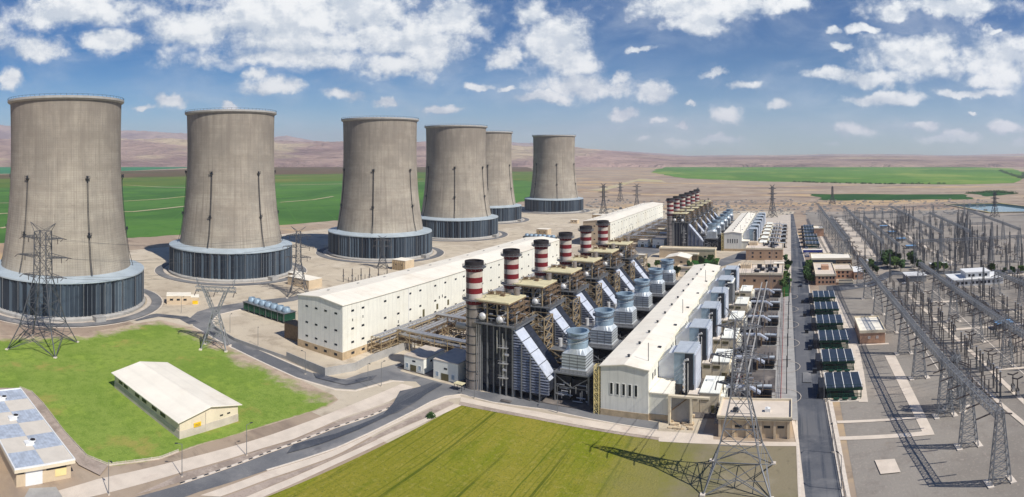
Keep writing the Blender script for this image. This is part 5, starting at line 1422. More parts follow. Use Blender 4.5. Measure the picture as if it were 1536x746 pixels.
for k, (x, y, w_, l_, h_, lb) in enumerate(((-92,470,16,9,3.5,'low grey shed among the trees by the pale workshop'),(-100,452,12,8,3,'low flat tank house near the end of the near gas turbine hall'),(-128,452,10,12,5,'small tan cube building left of the pale workshop'),
        (-146,468,12,10,5,'tan pump building on the sandy ground between the two halls'),(-160,500,14,9,4,'flat tan building before the far pipe racks'),(-140,520,9,7,4,'little beige hut near the far pump houses'))):
    flat_block('shed', lb, x, y, x+w_, y+l_, h_, ['concrete_grey','wall_tan','wall_beige'][k%3], 'roof_cream' if k % 2 else 'concrete', parapet=k % 2 == 0)
# pump house by the first cooling tower and others in the gravel
t = thing('pump_house', 'small tan pump house with yellow door between the first two cooling towers', 'pump house', (-322.5, 187.4, 0), rz=radians(58))
MB().box(0,0,0,15,9,5.2).build('wall', 'clad_tan', t); MB().box(-0.2,-0.2,5.2,15.2,9.2,5.6).build('roof', 'roof_cream', t)
MB().box(15,0.8,0,20,8,4.2).build('side_block', 'wall_tan', t); MB().box(14.9,0.6,4.2,20.2,8.2,4.5).build('side_roof', 'roof_cream', t)
for x in (3,7.2,11.4): window(t, x, 0, 3.0, 2.0, 1.2, '-y', frame=False)
MB().box(16,0.7,0,19.4,0.85,2.2).build('door', 'sign_yellow', t)
for k, (x, y, w_, l_, h_, lb) in enumerate(((-322,287,22,13,6,'tan building behind the near white hall, below the second cooling tower'),(-336,300,10,8,5,'small brown hut beside the tan building under the second tower'),
        (-303,384,13,12,8,'boxy tan transformer house in front of the third cooling tower'),(-292,640,14,11,7,'tan box building in front of the fourth cooling tower'),(-286,820,18,12,8,'tan box building below the farthest cooling tower'),
        (-300,770,10,8,5,'low tan hut between the last two cooling towers'))):
    t = flat_block('service_house', lb, x, y, x+w_, y+l_, h_, 'wall_tan', 'roof_cream', parapet=False, wins=[('-y',w_*0.3,h_*0.55,1.6,1),('-y',w_*0.7,h_*0.55,1.6,1)])
    if k in (2,3,4):
        m_ = MB()
        for j in range(6): m_.box(j*w_/6+0.1,-0.6,0,j*w_/6+0.5,-0.05,h_-0.6)
        m_.build('radiator', 'steel_tan', t)
# admin group right of the road
t = flat_block('admin_building', 'long flat-roofed building with deep dark front, right of the road', 15.2, 496, 48.5, 522, 7.0, 'steel_brown', 'roof_cream', wins=[('-y',x,3.6,2.4,1.4) for x in (22,27,31)])
MB().box(0.5,-0.4,3.2,20,-0.02,6.4).build('glazed_front', 'glass', t)
t = flat_block('admin_building', 'brick two-storey office with flat pale roof, right of the road', 16, 428.5, 30.5, 476, 7.0, 'wall_brick', 'slab_pink', wins=[('-y',x,z,1.3,1.5) for x in (2.6,5.2,8,10.6,12.8) for z in (2.2,5.2)])
MB().box(5,20,7.2,10.5,28,10).build('stair_head', 'wall_brick', t)
t = flat_block('admin_building', 'brick office wing set back with two window rows', 31.2, 449, 44.5, 470, 6.8, 'wall_brick', 'slab_pink', wins=[('-y',x,z,1.5,1.6) for x in (3,6,9.5) for z in (2.2,5)])
t = flat_block('entrance_hall', 'small hall with bright white sloping roof at the end of the brick wing', 45.2, 446, 52, 468, 5.6, 'wall_brick', 'door_white', parapet=False, wins=[('-y',2,2.5,1.8,1.8)])
t = flat_block('courtyard_wall', 'low walled yard in front of the brick wing', 32.5, 429, 43, 436, 1.8, 'concrete_grey', 'machine_dark', parapet=True)
t = flat_block('brick_hut', 'brown brick hut with pale slab roof in the grey yard', 32.6, 292, 45.0, 318, 5.9, 'wall_brick', 'roof_cream')
window(t, 4.5, 0, 3.2, 0.9, 0.9, '-y', 'concrete'); window(t, 8.5, 0, 3.2, 0.9, 0.9, '-y', 'concrete')
MB().box(-1,-2.4,0,14,-0.3,0.25).build('apron', 'slab_pink', t)
t = flat_block('brick_hut', 'smaller brick hut farther off beside the distant coolers', 24, 690, 35, 712, 9, 'wall_brick', 'roof_cream')
# carport
for k, (x, y, lb) in enumerate(((9, 568, 'carport with blue shade cloth beside the road'), )):
    t = thing('carport', lb, 'carport', (x, y, 0)); 
    MB().box(0,0,3.4,19,5,3.6).build('roof', 'roof_cream', t); MB().box(0.2,-0.15,1.2,18.8,-0.02,3.4).build('shade_cloth', 'shade_blue', t)
    for j in range(5): MB().bar((0.5+j*4.5,0.2,0),(0.5+j*4.5,0.2,3.4),0.2).build('post', 'steel_grey', t)
# white building in the switchyard
t = thing('switchyard_office', 'white two-storey office with dark windows in the middle of the switchyard', 'building', (112, 408, 0))
MB().box(0,0,0,37,22,4.2).build('lower_wall', 'frame_white', t); MB().box(-0.6,-0.6,4.2,37.6,22.6,4.8).build('lower_roof', 'door_white', t)
MB().box(10,4,4.8,28,18,8.6).build('upper_wall', 'frame_white', t); MB().box(9.4,3.4,8.6,28.6,18.6,9.1).build('upper_roof', 'door_white', t)
for x in (3,6,9,14,17,20,23,26,29.5,33): window(t, x, 0, 2.2, 1.7, 1.9, '-y', frame=False)
for x in (12.5,15.5,20.5,25): window(t, x, 4, 6.6, 1.8, 1.8, '-y', frame=False)
t = thing('switchyard_shed', 'grey metal shed with white roof by the trees in the switchyard', 'shed', (82, 430, 0))
MB().box(0,0,0,15,14,4.6).build('wall', 'concrete_grey', t); MB().box(-0.4,-0.4,4.6,15.4,14.4,5.0).build('roof', 'frame_white', t); window(t, 7, 0, 2.4, 9, 2.6, '-y', 'steel_grey', frame=False)
t = thing('switchyard_shed', 'low white-roofed shed behind the trees in the switchyard', 'shed', (112, 478, 0))
MB().box(0,0,0,14,8,3.4).build('wall', 'wall_tan', t); MB().box(-0.4,-0.4,3.4,14.4,8.4,3.7).build('roof', 'frame_white', t)
for k, (x, y, lb) in enumerate(((111,760,'blue-roofed kiosk farthest in the row of four'),(112,700,'blue-roofed kiosk third in the row of four'),(112,640,'blue-roofed kiosk second in the row of four'),(112,585,'blue-roofed kiosk nearest in the row of four'),(106,300,'blue-roofed relay kiosk standing among the near post insulators'))):
    t = thing('relay_kiosk', lb, 'kiosk', (x, y, 0), 'blue-roofed relay kiosks')
    MB().box(0,0,0,9,6,3).build('wall', 'concrete_grey', t); MB().box(-0.5,-0.5,3,9.5,6.5,3.3).build('roof', 'roof_blue', t); MB().box(1,-0.1,0.1,2.2,0.02,2.2).build('door', 'steel_grey', t)

# ================================================================== pylons
def pylon(label, loc, rz, H_, base, arms, m='lattice_dark', leg=0.34, br=0.16, waist=0.55, wtop=1.1, peaks=True, name='pylon', armlen=8.0, ins=True):
    t = thing(name, label, 'pylon', loc, None, rz)
    b = MB(); zb = H_*waist; hb = base/2
    lattice(b, [(0,hb,hb),(zb*0.32,hb*0.66,hb*0.66),(zb,hb*0.26,hb*0.26),(H_*0.93,wtop,wtop)], leg, br, 1.0)
    for sx in (-1,1):
        for sy in (-1,1):
            b.bar((sx*hb,sy*hb,0),(0,sy*hb*0.83,zb*0.17),br*1.3); b.bar((sx*hb,sy*hb,0),(sx*hb*0.83,0,zb*0.17),br*1.3)
    b.build('tower_body', m, t)
    for sx in (-1,1):
        for sy in (-1,1): MB().box(sx*hb-0.7,sy*hb-0.7,-0.3,sx*hb+0.7,sy*hb+0.7,0.5).build('footing', 'kerb_pale', t)
    for k, fz in enumerate(arms):
        z = H_*fz
        al = armlen*(1.0 if k % 2 == 0 else 1.25)
        for sx in (-1,1):
            a = MB(); w_ = wtop*1.0
            tip = Vector((sx*al,0,z+0.6))
            for yy in (-w_,w_):
                a.bar((sx*w_,yy,z),tip,br*1.3); a.bar((sx*w_,yy,z+1.7),tip,br*1.1)
            for j in range(1,5):
                f = j/5; px_ = sx*(w_+(al-w_)*f); ww = w_*(1-f); zz0 = z+0.6*f; zz1 = z+1.7-(1.1*f)
                a.bar((px_,-ww,zz0),(px_,ww,zz0),br*0.8); a.bar((px_,-ww,zz0),(px_,-ww,zz1),br*0.8); a.bar((px_,ww,zz0),(px_,ww,zz1),br*0.8)
                f2 = (j-1)/5; p2 = sx*(w_+(al-w_)*f2); w2 = w_*(1-f2); a.bar((p2,-w2,z+0.6*f2),(px_,ww,zz0),br*0.7); a.bar((p2,-w2,z+0.6*f2),(px_,-ww,zz1),br*0.7)
            ao = a.build('crossarm', m, t)
            if ins:
                for (pa, pb) in (((tip.x,0,tip.z),(tip.x,-3.4,tip.z-0.9)),((tip.x,0,tip.z),(tip.x,3.4,tip.z-0.9)),((tip.x*0.72,0,tip.z),(tip.x*0.72,0,tip.z-2.8))):
                    MB().cyl(pa,pb,0.18,0.18,6).build('insulator_string', 'insul_brown', ao)
    if peaks:
        p = MB()
        for sx in (-1,1):
            tip = (sx*armlen*0.62,0,H_)
            for yy in (-wtop,wtop): p.bar((sx*wtop,yy,H_*0.93),tip,br); p.bar((0,yy,H_*0.93),tip,br*0.8)
        p.build('earth_peak', m, t)
    return t
pylon('tallest lattice pylon, in front of the first cooling tower at the left', (-276,91.5,0), radians(45), 60, 25.5, (0.87,0.72,0.56), leg=0.42, br=0.19, waist=0.56, wtop=3.1, armlen=11)
pylon('big foreground lattice pylon rising over the brick electrical building', (-15.2,170,0), 0, 49, 18.6, (0.88,0.71,0.55), m='lattice_grey', leg=0.34, br=0.15, waist=0.5, wtop=1.25, armlen=6.6)
pylon('dark lattice pylon between the second and third cooling towers', (-290,268,0), radians(40), 46, 13, (0.86,0.7,0.55), leg=0.36, br=0.18, waist=0.5, wtop=1.4, armlen=8)
pylon('short lattice pylon in front of the third cooling tower', (-312,382,0), radians(30), 27, 9, (0.84,0.66), leg=0.34, br=0.18, waist=0.5, wtop=1.3, armlen=6)
for k, (x, y, h, lb) in enumerate(((-296,904,50,'left of the two distant pylons beyond the far white hall'),(-267,1000,46,'right of the two distant pylons beyond the far white hall'),(-31.7,905,50,'distant pylon standing at the far end of the transformer rows'),
        (-350,1180,40,'small far pylon on the plain right of the last cooling tower'),(-180,1120,34,'faint far pylon behind the distant striped stacks'),(75,1150,36,'small far pylon left of the dark green field strip'),
        (300,860,40,'distant pylon in front of the pond'),(360,870,38,'distant pylon at the right edge by the pond'))):
    pylon(lb, (x,y,0), radians(20*k), h, 12, (0.86,0.7,0.55), leg=0.5, br=0.28, waist=0.5, wtop=1.3, armlen=7.5, ins=False)
# portal-headed pylon beside the lawn
t = thing('portal_pylon', 'lattice pylon with wide V-shaped head at the lawn edge', 'pylon', (-236.5, 164.5, 0), None, radians(42))
b = MB(); lattice(b, [(0,6.2,4.6),(9,3.6,2.6),(17.2,1.5,1.2)], 0.4, 0.2, 0.9)
for s_ in (-1,1):
    A = [(s_*0.2,17.2),(s_*1.5,17.2)]
    for yy in (-1.2,1.2):
        b.bar((s_*1.5,yy,17.2),(s_*6.6,yy,29.4),0.36); b.bar((s_*0.1,yy,17.2),(s_*4.4,yy,27.4),0.3)
        for j in range(6):
            f, g = j/6, (j+1)/6
            b.bar((s_*(1.5+5.1*f),yy,17.2+12.2*f),(s_*(0.1+4.3*g),yy,17.2+10.2*g),0.18); b.bar((s_*(0.1+4.3*f),yy,17.2+10.2*f),(s_*(1.5+5.1*f),yy,17.2+12.2*f),0.16)
    for j in range(7):
        f = j/6; b.bar((s_*(1.5+5.1*f),-1.2,17.2+12.2*f),(s_*(1.5+5.1*f),1.2,17.2+12.2*f),0.16)
b.build('tower_body', 'lattice_grey', t)
a = MB(); truss(a, (-9.8,0,27.4), (9.8,0,27.4), 2.4, 1.9, 1.6, 0.26, 0.14)
for s_ in (-1,1): a.bar((s_*8.6,-1.2,29.3),(s_*9.6,0,33.4),0.2); a.bar((s_*8.6,1.2,29.3),(s_*9.6,0,33.4),0.2); a.bar((s_*6.6,0,29.3),(s_*9.6,0,33.4),0.16)
a.build('head_beam', 'lattice_grey', t)
for x in (-9.4,0,9.4):
    i_ = MB(); i_.cyl((x,0,27.4),(x,4,25.8),0.22,0.22,6); i_.cyl((x,0,27.4),(x,-4,25.8),0.22,0.22,6); i_.build('insulator_string', 'insul_brown', t)
for sx in (-6.2,6.2):
    for sy in (-4.6,4.6): MB().box(sx-0.7,sy-0.7,-0.2,sx+0.7,sy+0.7,0.6).build('footing', 'kerb_pale', t)
# ================================================================== switchyard gantries
def gantry(label, pts, h=20.0, w_=2.1, m='lattice_grey', spread=3.4, det=True, group='lattice gantry rows in the switchyard', beam_h=2.0, wide=False):
    x0, y0 = pts[0]; t = thing('switchyard_gantry', label, 'gantry', (x0, y0, 0), group)
    dx_, dy_ = pts[-1][0]-x0, pts[-1][1]-y0; L = hypot(dx_, dy_); dx_, dy_ = dx_/L, dy_/L
    tw = None
    for (x, y) in pts:
        if tw is None:
            b = MB()
            if det: lattice(b, [(0,spread*0.86,1.4),(h-beam_h,1.15,0.75),(h,1.0,0.75)], 0.26, 0.12, 0.8, dense=False)
            else: lattice(b, [(0,spread*0.6,1.2),(h,0.8,0.7)], 0.3, 0.16, 1.3, dense=False)
            for s_ in (-1,1): b.bar((s_*1.0,0,h),(0,0,h+3.4),0.2)
            tw = b.build('tower', m, t); tw.rotation_euler = (0,0,atan2(-dx_, dy_))
            if det:
                for sx in (-spread,spread): MB().box(sx-0.9,-2.2,-0.2,sx+0.9,2.2,0.35).build('footing', 'kerb_pale', tw)
        else:
            o = tw.copy(); COL.objects.link(o); o.parent = t; o.location = (x-x0, y-y0, 0)
            for g in tw.children: e = g.copy(); COL.objects.link(e); e.parent = o
    for (a, c) in zip(pts, pts[1:]):
        b = MB(); truss(b, (a[0]-x0,a[1]-y0,h-beam_h), (c[0]-x0,c[1]-y0,h-beam_h), w_, beam_h, 1.5 if det else 3.0, 0.18 if det else 0.24, 0.11 if det else 0.16)
        b.build('beam', m, t)
    if det:
        for (a, c) in zip(pts, pts[1:]):
            n = max(2, int(hypot(c[0]-a[0], c[1]-a[1])/7))
            for k in range(n):
                f = (k+0.5)/n; bx = a[0]-x0+(c[0]-a[0])*f; by = a[1]-y0+(c[1]-a[1])*f
                for s_ in (-1,1):
                    i_ = MB(); i_.cyl((bx+s_*1.2*dy_,by-s_*1.2*dx_,h-1.9),(bx+s_*5.6*dy_,by-s_*5.6*dx_,h-3.0),0.22,0.22,6)
                    i_.build('insulator_string', 'insul_brown', t)
    return t
R1 = [(57.2,159.4),(54.8,182.5),(53.2,206),(51.8,243.5),(51.2,275),(50.2,309),(49,345),(48,385),(47.5,422)]
gantry('nearest lattice gantry row, its first tower in the bottom right corner', R1, m='lattice_grey')
gantry('short parallel gantry stub behind the third tower of the nearest row', [(57.5,209.5),(59.5,212.5)], h=19)
gantry('second long gantry row, right of the nearest one', [(93,212),(91,245),(89.5,283),(88,322),(87,360),(86,400)], m='lattice_grey')
gantry('third gantry row near the right edge of the yard', [(139,268),(136,300),(134,335),(131,372)], m='lattice_grey', h=17)
gantry('cross gantry row running left to right behind the white office', [(100,486),(122,487),(145,488),(168,489),(192,490),(218,491)], h=23)
gantry('cross gantry row at the right edge beyond the pond road', [(180,418),(205,420),(232,422)], h=22)
gantry('far gantry row beside the brick hut and concrete lane', [(45,520),(44,560),(43.5,600),(43,640),(42,680),(41,720),(40,760),(39.5,800),(39,840),(38,880)], h=20, det=False)
gantry('far gantry row left of the concrete lane, second line', [(52,560),(51,610),(50,660),(49,710),(48,760)], h=16, det=False)
gantry('far gantry row right of the concrete lane', [(76,505),(75.5,550),(75,595),(75,640),(74.5,685),(74,730),(74,780),(74,830),(74,875)], h=20, det=False)
gantry('far gantry row beside the blue-roofed kiosks', [(92,520),(92,570),(92,620),(92,670),(92,720),(92,770)], h=15, det=False)
gantry('far gantry row beyond the blue-roofed kiosks', [(142,560),(142,610),(142,660),(142,720),(142,790),(142,860)], h=20, det=False)
gantry('far gantry row toward the pond', [(170,560),(172,620),(174,690),(176,760)], h=20, det=False)
gantry('far gantry row at the right edge, before the pond', [(222,560),(226,620),(230,700),(234,780)], h=20, det=False)
gantry('far cross gantry below the dark green field strip', [(120,880),(165,882),(210,884),(260,886)], h=18, det=False)
gantry('far cross gantry behind the blue kiosks', [(95,800),(120,801),(142,802)], h=18, det=False)
gantry('middle cross gantry right of the kiosks', [(160,640),(190,640),(220,640)], h=18, det=False)
# slim lattice masts
mast0 = None
MS = [(70,430),(100,452),(122,372),(158,360),(182,396),(206,404),(166,448),(188,452),(128,540),(150,520),(200,530),(110,540),(66,470),(60,500),(84,486)]+[(108+(k*37%131), 440+(k*53%97)*1.6) for k in range(34)]+[(84+(k*41%150), 570+(k*61%113)*2.4) for k in range(34)]
for k, (x, y) in enumerate(MS):
    lb = 'slim grey lattice lightning mast standing in the switchyard'
    if mast0 is None:
        mast0 = thing('lightning_mast', lb, 'mast', (x,y,0), 'slim lightning masts in the switchyard')
        b = MB(); lattice(b, [(0,0.75,0.75),(21,0.35,0.35)], 0.17, 0.1, 1.3, dense=False); b.bar((0,0,21),(0,0,27),0.16); b.build('lattice_body', 'lattice_dark', mast0)
        MB().box(-1.2,-1.2,-0.1,1.2,1.2,0.3).build('footing', 'kerb_pale', mast0)
    else: dup(mast0, (x,y,0))
# ------------------------------------------------ apparatus on posts
def post_ins():
    t = thing('post_insulator', 'brown post insulator on a tall grey concrete support in the switchyard rows', 'insulator', (0,0,0), 'post insulators in the switchyard rows')
    MB().box(-0.17,-0.17,0,0.17,0.17,3.4).build('support', 'post_grey', t)
    i_ = MB(); i_.cyl((0,0,3.4),(0,0,7.2),0.2,0.16,8)
    for k in range(6): i_.cyl((0,0,3.7+k*0.58),(0,0,3.85+k*0.58),0.36,0.3,8)
    i_.build('insulator', 'insul_brown', t)
    return t
def tall_post():
    t = thing('capacitor_transformer', 'tall dark voltage transformer column on a grey pedestal in the switchyard', 'transformer', (0,0,0), 'voltage transformer columns in the switchyard')
    MB().box(-0.3,-0.3,0,0.3,0.3,4.2).build('support', 'post_grey', t)
    MB().box(-0.5,-0.5,4.2,0.5,0.5,5.0).build('tank', 'steel_grey', t)
    i_ = MB(); i_.cyl((0,0,5.0),(0,0,9.6),0.3,0.22,8)
    for k in range(7): i_.cyl((0,0,5.3+k*0.6),(0,0,5.48+k*0.6),0.45,0.38,8)
    i_.build('insulator', 'insul_brown', t)
    MB().cyl((0,0,9.6),(0,0,9.8),0.5,0.5,10).build('corona_ring', 'pipe_silver', t)
    return t
def breaker():
    t = thing('circuit_breaker', 'T-shaped circuit breaker on a lattice stand in the switchyard', 'breaker', (0,0,0), 'circuit breakers in the switchyard')
    s_ = MB(); lattice(s_, [(0,0.6,0.6),(3.0,0.5,0.5)], 0.16, 0.09, 1.2, dense=False); s_.build('stand', 'lattice_dark', t)
    i_ = MB(); i_.cyl((0,0,3),(0,0,6.6),0.26,0.22,8); i_.cyl((-2.2,0,7.3),(0,0,6.6),0.3,0.26,8); i_.cyl((2.2,0,7.3),(0,0,6.6),0.3,0.26,8)
    i_.build('insulator', 'insul_brown', t)
    MB().box(-0.5,-0.9,0.8,0.5,-0.55,2.2).build('control_box', 'pipe_silver', t)
    return t
def disconnector():
    t = thing('disconnector', 'disconnector switch with three brown columns on a steel frame in the switchyard', 'switch', (0,0,0), 'disconnector switches in the switchyard')
    f = MB()
    for x in (-2.6,0,2.6): f.bar((x,0,0),(x,0,3.0),0.2)
    f.bar((-3,0,3.0),(3,0,3.0),0.3); f.bar((-2.6,0,0.3),(0,0,3),0.1); f.bar((2.6,0,0.3),(0,0,3),0.1); f.build('frame', 'lattice_dark', t)
    for x in (-2.6,0,2.6):
        i_ = MB(); i_.cyl((x,0,3.1),(x,0,5.6),0.2,0.17,8)
        for k in range(4): i_.cyl((x,0,3.3+k*0.58),(x,0,3.42+k*0.58),0.34,0.3,8)
        i_.build('insulator', 'insul_brown', t)
    MB().bar((-2.7,0,5.7),(2.7,0,5.7),0.18).build('arm', 'pipe_silver', t)
    return t
PR = [post_ins(), tall_post(), breaker(), disconnector()]; cnt = [0,0,0,0]
rq = random.Random(77)
def place(k, x, y, rz=0.0):
    x += rq.uniform(-0.3,0.3); y += rq.uniform(-0.3,0.3)
    if cnt[k] == 0: PR[k].location = (x,y,0); PR[k].rotation_euler = (0,0,rz)
    else: dup(PR[k], (x,y,0), rz=rz)
    cnt[k] += 1
# bays between the near gantry rows
for bay in range(9):
    y = 216+bay*23
    for x, k in ((68,0),(73,0),(78,1),(97,0),(102,2),(107,0),(112,3),(117,0),(123,1)):
        for ph in range(3):
            if k == 2 and ph == 1: pass
            xx, yy = x, y+ph*4.4
            if 95 < xx < 118 and 294 < yy < 312: continue
            if y < 240 and x > 100 and xx*900/yy > 430: continue
            if yy > 400 and 108 < xx < 152: continue
            place(k, xx, yy, pi/2 if k == 3 else 0)
for bay in range(8):
    y = 262+bay*21
    for x, k in ((146,0),(152,1),(158,0),(164,2),(171,0)):
        for ph in range(3):
            if y+ph*4 > 400 and x < 153: continue
            place(k, x, y+ph*4.4)
n_ind = sum(cnt)
# bays farther off, each phase still a post of its own
for bay in range(9):
    y = 520+bay*36
    for x, k in ((82,0),(87,1),(98,0),(104,2),(122,0),(128,3),(134,0)):
        for ph in range(2):
            if cnt[0] > 210 and k == 0 and ph: continue
            place(k, x, y+ph*6, pi/2 if k == 3 else 0)
for bay in range(9):
    y = 530+bay*36
    for x, k in ((152,1),(160,2),(182,1),(190,2),(198,1),(210,3)):
        for ph in range(2): place(k, x, y+ph*7)
for bay in range(7):
    y = 440+bay*15
    for x, k in ((118,1),(131,2),(146,1),(160,3),(174,1),(188,2),(203,1)): place(k, x+rq.uniform(-2,2), y)
for bay in range(12):
    y = 500+bay*30
    for x, k in ((54,1),(59,2),(79,3)):
        if 64 < x < 72: continue
        place(k, x, y); place(k, x, y+7)
for bay in range(7):
    y = 214+bay*30
    for x, k in ((61.5,1),(84,2)): place(k, x, y); place(k, x, y+5)
print('yard items', cnt)
# small switchyard at the foot of the third tower, seen over the hall
for k in range(9): place(3 if k % 3 == 0 else 0, -288+k*2.6, 318+k*4.2, 0.7)
for k in range(6): place(1, -300+k*4.2, 322+k*5.0)

# ------------------------------------------------ conductors
def wires(name, label, spans, r=0.05, sag=2.0, cat='power line', group=None, strands=8):
    mb = MB()
    if len(spans) > 2:
        t = thing(name, label, cat, spans[0][0], group)
        for sp in spans:
            c_ = wires('conductor_strand', None, [sp], r, sag, None, None, strands); c_.parent = t; c_.location = tuple(-v for v in spans[0][0])
        return t
    for (p, q) in spans:
        p, q = Vector(p), Vector(q); prev = p
        for k in range(1, strands+1):
            f = k/strands; c = p.lerp(q, f); c.z -= sag*4*f*(1-f)
            mb.bar(prev, c, r*2); prev = c
    return tag(mb.build(name, 'wire'), label, cat, group)
def pyl_tips(loc, rz, H_, arms, al_):
    out = []
    for k, fz in enumerate(arms):
        al = al_*(1.0 if k % 2 == 0 else 1.25)
        for sx in (-1,1): out.append((loc[0]+sx*al*cos(rz), loc[1]+sx*al*sin(rz), H_*fz+0.2))
    return out
Ap = pyl_tips((-276,91.5), radians(45), 60, (0.87,0.72,0.56), 11); 
Dp = pyl_tips((-290,268), radians(40), 46, (0.86,0.7,0.55), 8)
for k, (a, b_) in enumerate(zip(Ap, Dp)):
    wires('conductor', 'thin conductor from the tallest pylon to the dark pylon behind, from its %s' % ['top left arm','top right arm','middle left arm','middle right arm','lowest left arm','lowest right arm'][k], [(a, b_)], 0.05, 4, group='overhead conductors')
Bp = pyl_tips((-15.2,170), 0, 49, (0.88,0.71,0.55), 6.6)
tg = [(-21.5,205+BLK_*0+32.7*k*0.6+20,14) for k in range(6)]
for k, a in enumerate(Bp):
    b_ = (-31.7+(-6 if k % 2 == 0 else 6), 905, 43-k*3.5)
    wires('conductor', 'long conductor running back from the foreground pylon, from its %s' % ['top left arm','top right arm','middle left arm','middle right arm','lowest left arm','lowest right arm'][k], [(a, (a[0]-4, 330, 26+a[2]*0.2)), ((a[0]-4, 330, 26+a[2]*0.2), (a[0]-8, 500, 22+a[2]*0.3))], 0.05, 5, group='overhead conductors')
for j, (xa, xb, y, z) in enumerate([(55,91,y_,18.0) for y_ in (200,222,262,296,330,366)]):
    wires('busbar_line', 'three thin conductors slung between the first two gantry rows, %s span' % ORD[j], [((xa-1,y+o,z),(xb+1,y+14+o,z)) for o in (0,3.2,6.4)], 0.055, 1.6, group='conductors between gantry rows')
for j, (xa, xb, y, z) in enumerate([(91,135,y_,16.5) for y_ in (262,292,322,350)]):
    wires('busbar_line', 'three thin conductors slung between second and third gantry rows, %s span' % ORD[j], [((xa,y+o,z+1),(xb+1,y+8+o,z-1)) for o in (0,3.2,6.4)], 0.055, 1.6, group='conductors between gantry rows')
for bay in range(9):
    y = 216+bay*23
    for g_, (xa, xb) in enumerate(((66.5, 80), (96, 124.5))):
        if y > 390 and g_: continue
        wires('busbar_line', 'thin tubular busbars over the %s bay of post insulators, %s gantry row' % (ORD[bay], 'left of the second' if g_ == 0 else 'right of the second'), [((xa,y+o,7.5 if g_ == 0 else 7.6),(xb,y+o,7.5)) for o in (0,4.4,8.8)], 0.07, 0.15, group='busbars over the post insulators', strands=3)
for j, (xa, xb, y, z) in enumerate([(50,75,y_,18.0) for y_ in (515,560,605,650,700,750)]):
    wires('busbar_line', 'thin conductors slung across the concrete lane between far gantry rows, %s span' % ORD[j], [((xa-6,y+o,z),(xb+1,y+o,z)) for o in (0,5,10)], 0.08, 1.6, group='conductors over the concrete lane')
for j, (xa, xb, y, z) in enumerate([(76,142,y_,18.0) for y_ in (565,615,665,725,790)]):
    wires('busbar_line', 'thin conductors crossing over the blue-roofed kiosks, %s span' % ORD[j], [((xa,y+o,z),(xb,y+o+3,z)) for o in (0,5,10)], 0.08, 2.2, group='conductors over the kiosks')
# open cable trenches: a darker line beside the covers
for j, pts in enumerate(([(62,215),(62,420)],[(95,215),(95,400)],[(128,250),(127,420)])):
    ribbon('trench_edge', pts, 0.5, 'kerb_pale', px=False, z=0.02, h=0.12)

# ================================================================== trees
def tree_proto(k, h, r, m, lab):
    t = thing('tree', lab, 'tree', (0,0,0), 'trees on the site'); rq = random.Random(200+k)
    tr = MB(); tr.cyl((0,0,-0.2),(0.1,0.05,h*0.5),0.22,0.12,7)
    cl = []
    for j in range(9):
        a = rq.uniform(0,2*pi); rr_ = r*rq.uniform(0.25,0.75); z = h*rq.uniform(0.42,0.88)
        c = Vector((rr_*cos(a), rr_*sin(a), z)); tr.cyl((0.05,0,h*rq.uniform(0.25,0.45)), c, 0.08, 0.03, 5); cl.append((c, r*rq.uniform(0.32,0.5)))
    tr.build('trunk', 'bark', t)
    lf = MB()
    for c, cr in cl:
        for j in range(150):
            d_ = Vector((rq.gauss(0,1),rq.gauss(0,1),rq.gauss(0,0.8))).normalized()*cr*rq.uniform(0.45,1.08)
            p = c+d_; s_ = rq.uniform(0.2,0.45)
            u = Vector((rq.gauss(0,1),rq.gauss(0,1),rq.gauss(0,1))).normalized(); v = u.orthogonal().normalized()
            lf.face([p-u*s_-v*s_*0.6, p+u*s_-v*s_*0.5, p+u*s_*0.9+v*s_*0.7, p-u*s_*0.8+v*s_*0.6])
    lf.build('crown', m, t)
    return t
TP = [tree_proto(0,6.5,2.6,'leaf_a','x'), tree_proto(1,5.0,2.2,'leaf_b','x'), tree_proto(2,7.5,3.0,'leaf_b','x')]
tu = [False]*3
def tree(k, x, y, lb, s_=1.0):
    if not tu[k]: o = TP[k]; o.location = (x,y,0); o['label'] = lb; tu[k] = True
    else: o = dup(TP[k], (x,y,0), lb)
    o.scale = (s_,s_,s_); o.rotation_euler = (0,0,rq.uniform(0,6.28))
ORD = ORD
def grove(pts, lb, jit=1.2, big=1.15):
    pts = sorted(pts, key=lambda p: hypot(*p))
    for j, (x, y) in enumerate(pts):
        tree(rq.choice((0,1,2)), x+rq.uniform(-jit,jit), y+rq.uniform(-jit,jit), lb+', '+(ORD+['thirteenth','fourteenth'])[j]+' from the camera', rq.uniform(0.8,1.2)*big)
grove([(9.5+rq.uniform(0,4), y) for y in range(432,492,6)], 'bushy green tree in the strip between road and brick offices')
grove([(-6+rq.uniform(-2.5,1.5), y) for y in (418,424,430,436,442,449,478,486,520)], 'bushy green tree left of the road beside the brick control block')
grove([G(x, y) for x, y in ((1325,398),(1331,402),(1337,396),(1341,404),(1346,401),(1350,407),(1332,392),(1345,395),(1328,394),(1338,400),(1348,403))], 'green tree in the round clump in the switchyard', big=1.6)
grove([G(x, y) for x, y in ((1365,396),(1371,401),(1378,405),(1385,408),(1402,409),(1410,411),(1416,408),(1370,392))], 'dark green tree in the row left of the white office', big=1.4)
grove([G(x, y) for x, y in ((1305,404),(1311,408),(1300,412),(1308,399),(1316,412))], 'dark tree beside the small hall with the white roof')
grove([(-100,440),(-94,444),(-88,449),(-80,447),(-82,478),(-74,470),(-68,462),(-64,476),(-76,492),(-112,484),(-118,476),(-66,498),(-72,512),(-78,458)], 'green tree in the garden beyond the near gas turbine hall')
grove([G(x, y) for x, y in ((1488,411),(1506,411),(1519,411),(1532,411))], 'small round tree along the road beyond the white office', 0.3)
sh = thing('shrub', 'small grey-green shrub at the corner of the olive field', 'shrub', (*G(646,627),0)); rq2 = random.Random(9)
lf = MB()
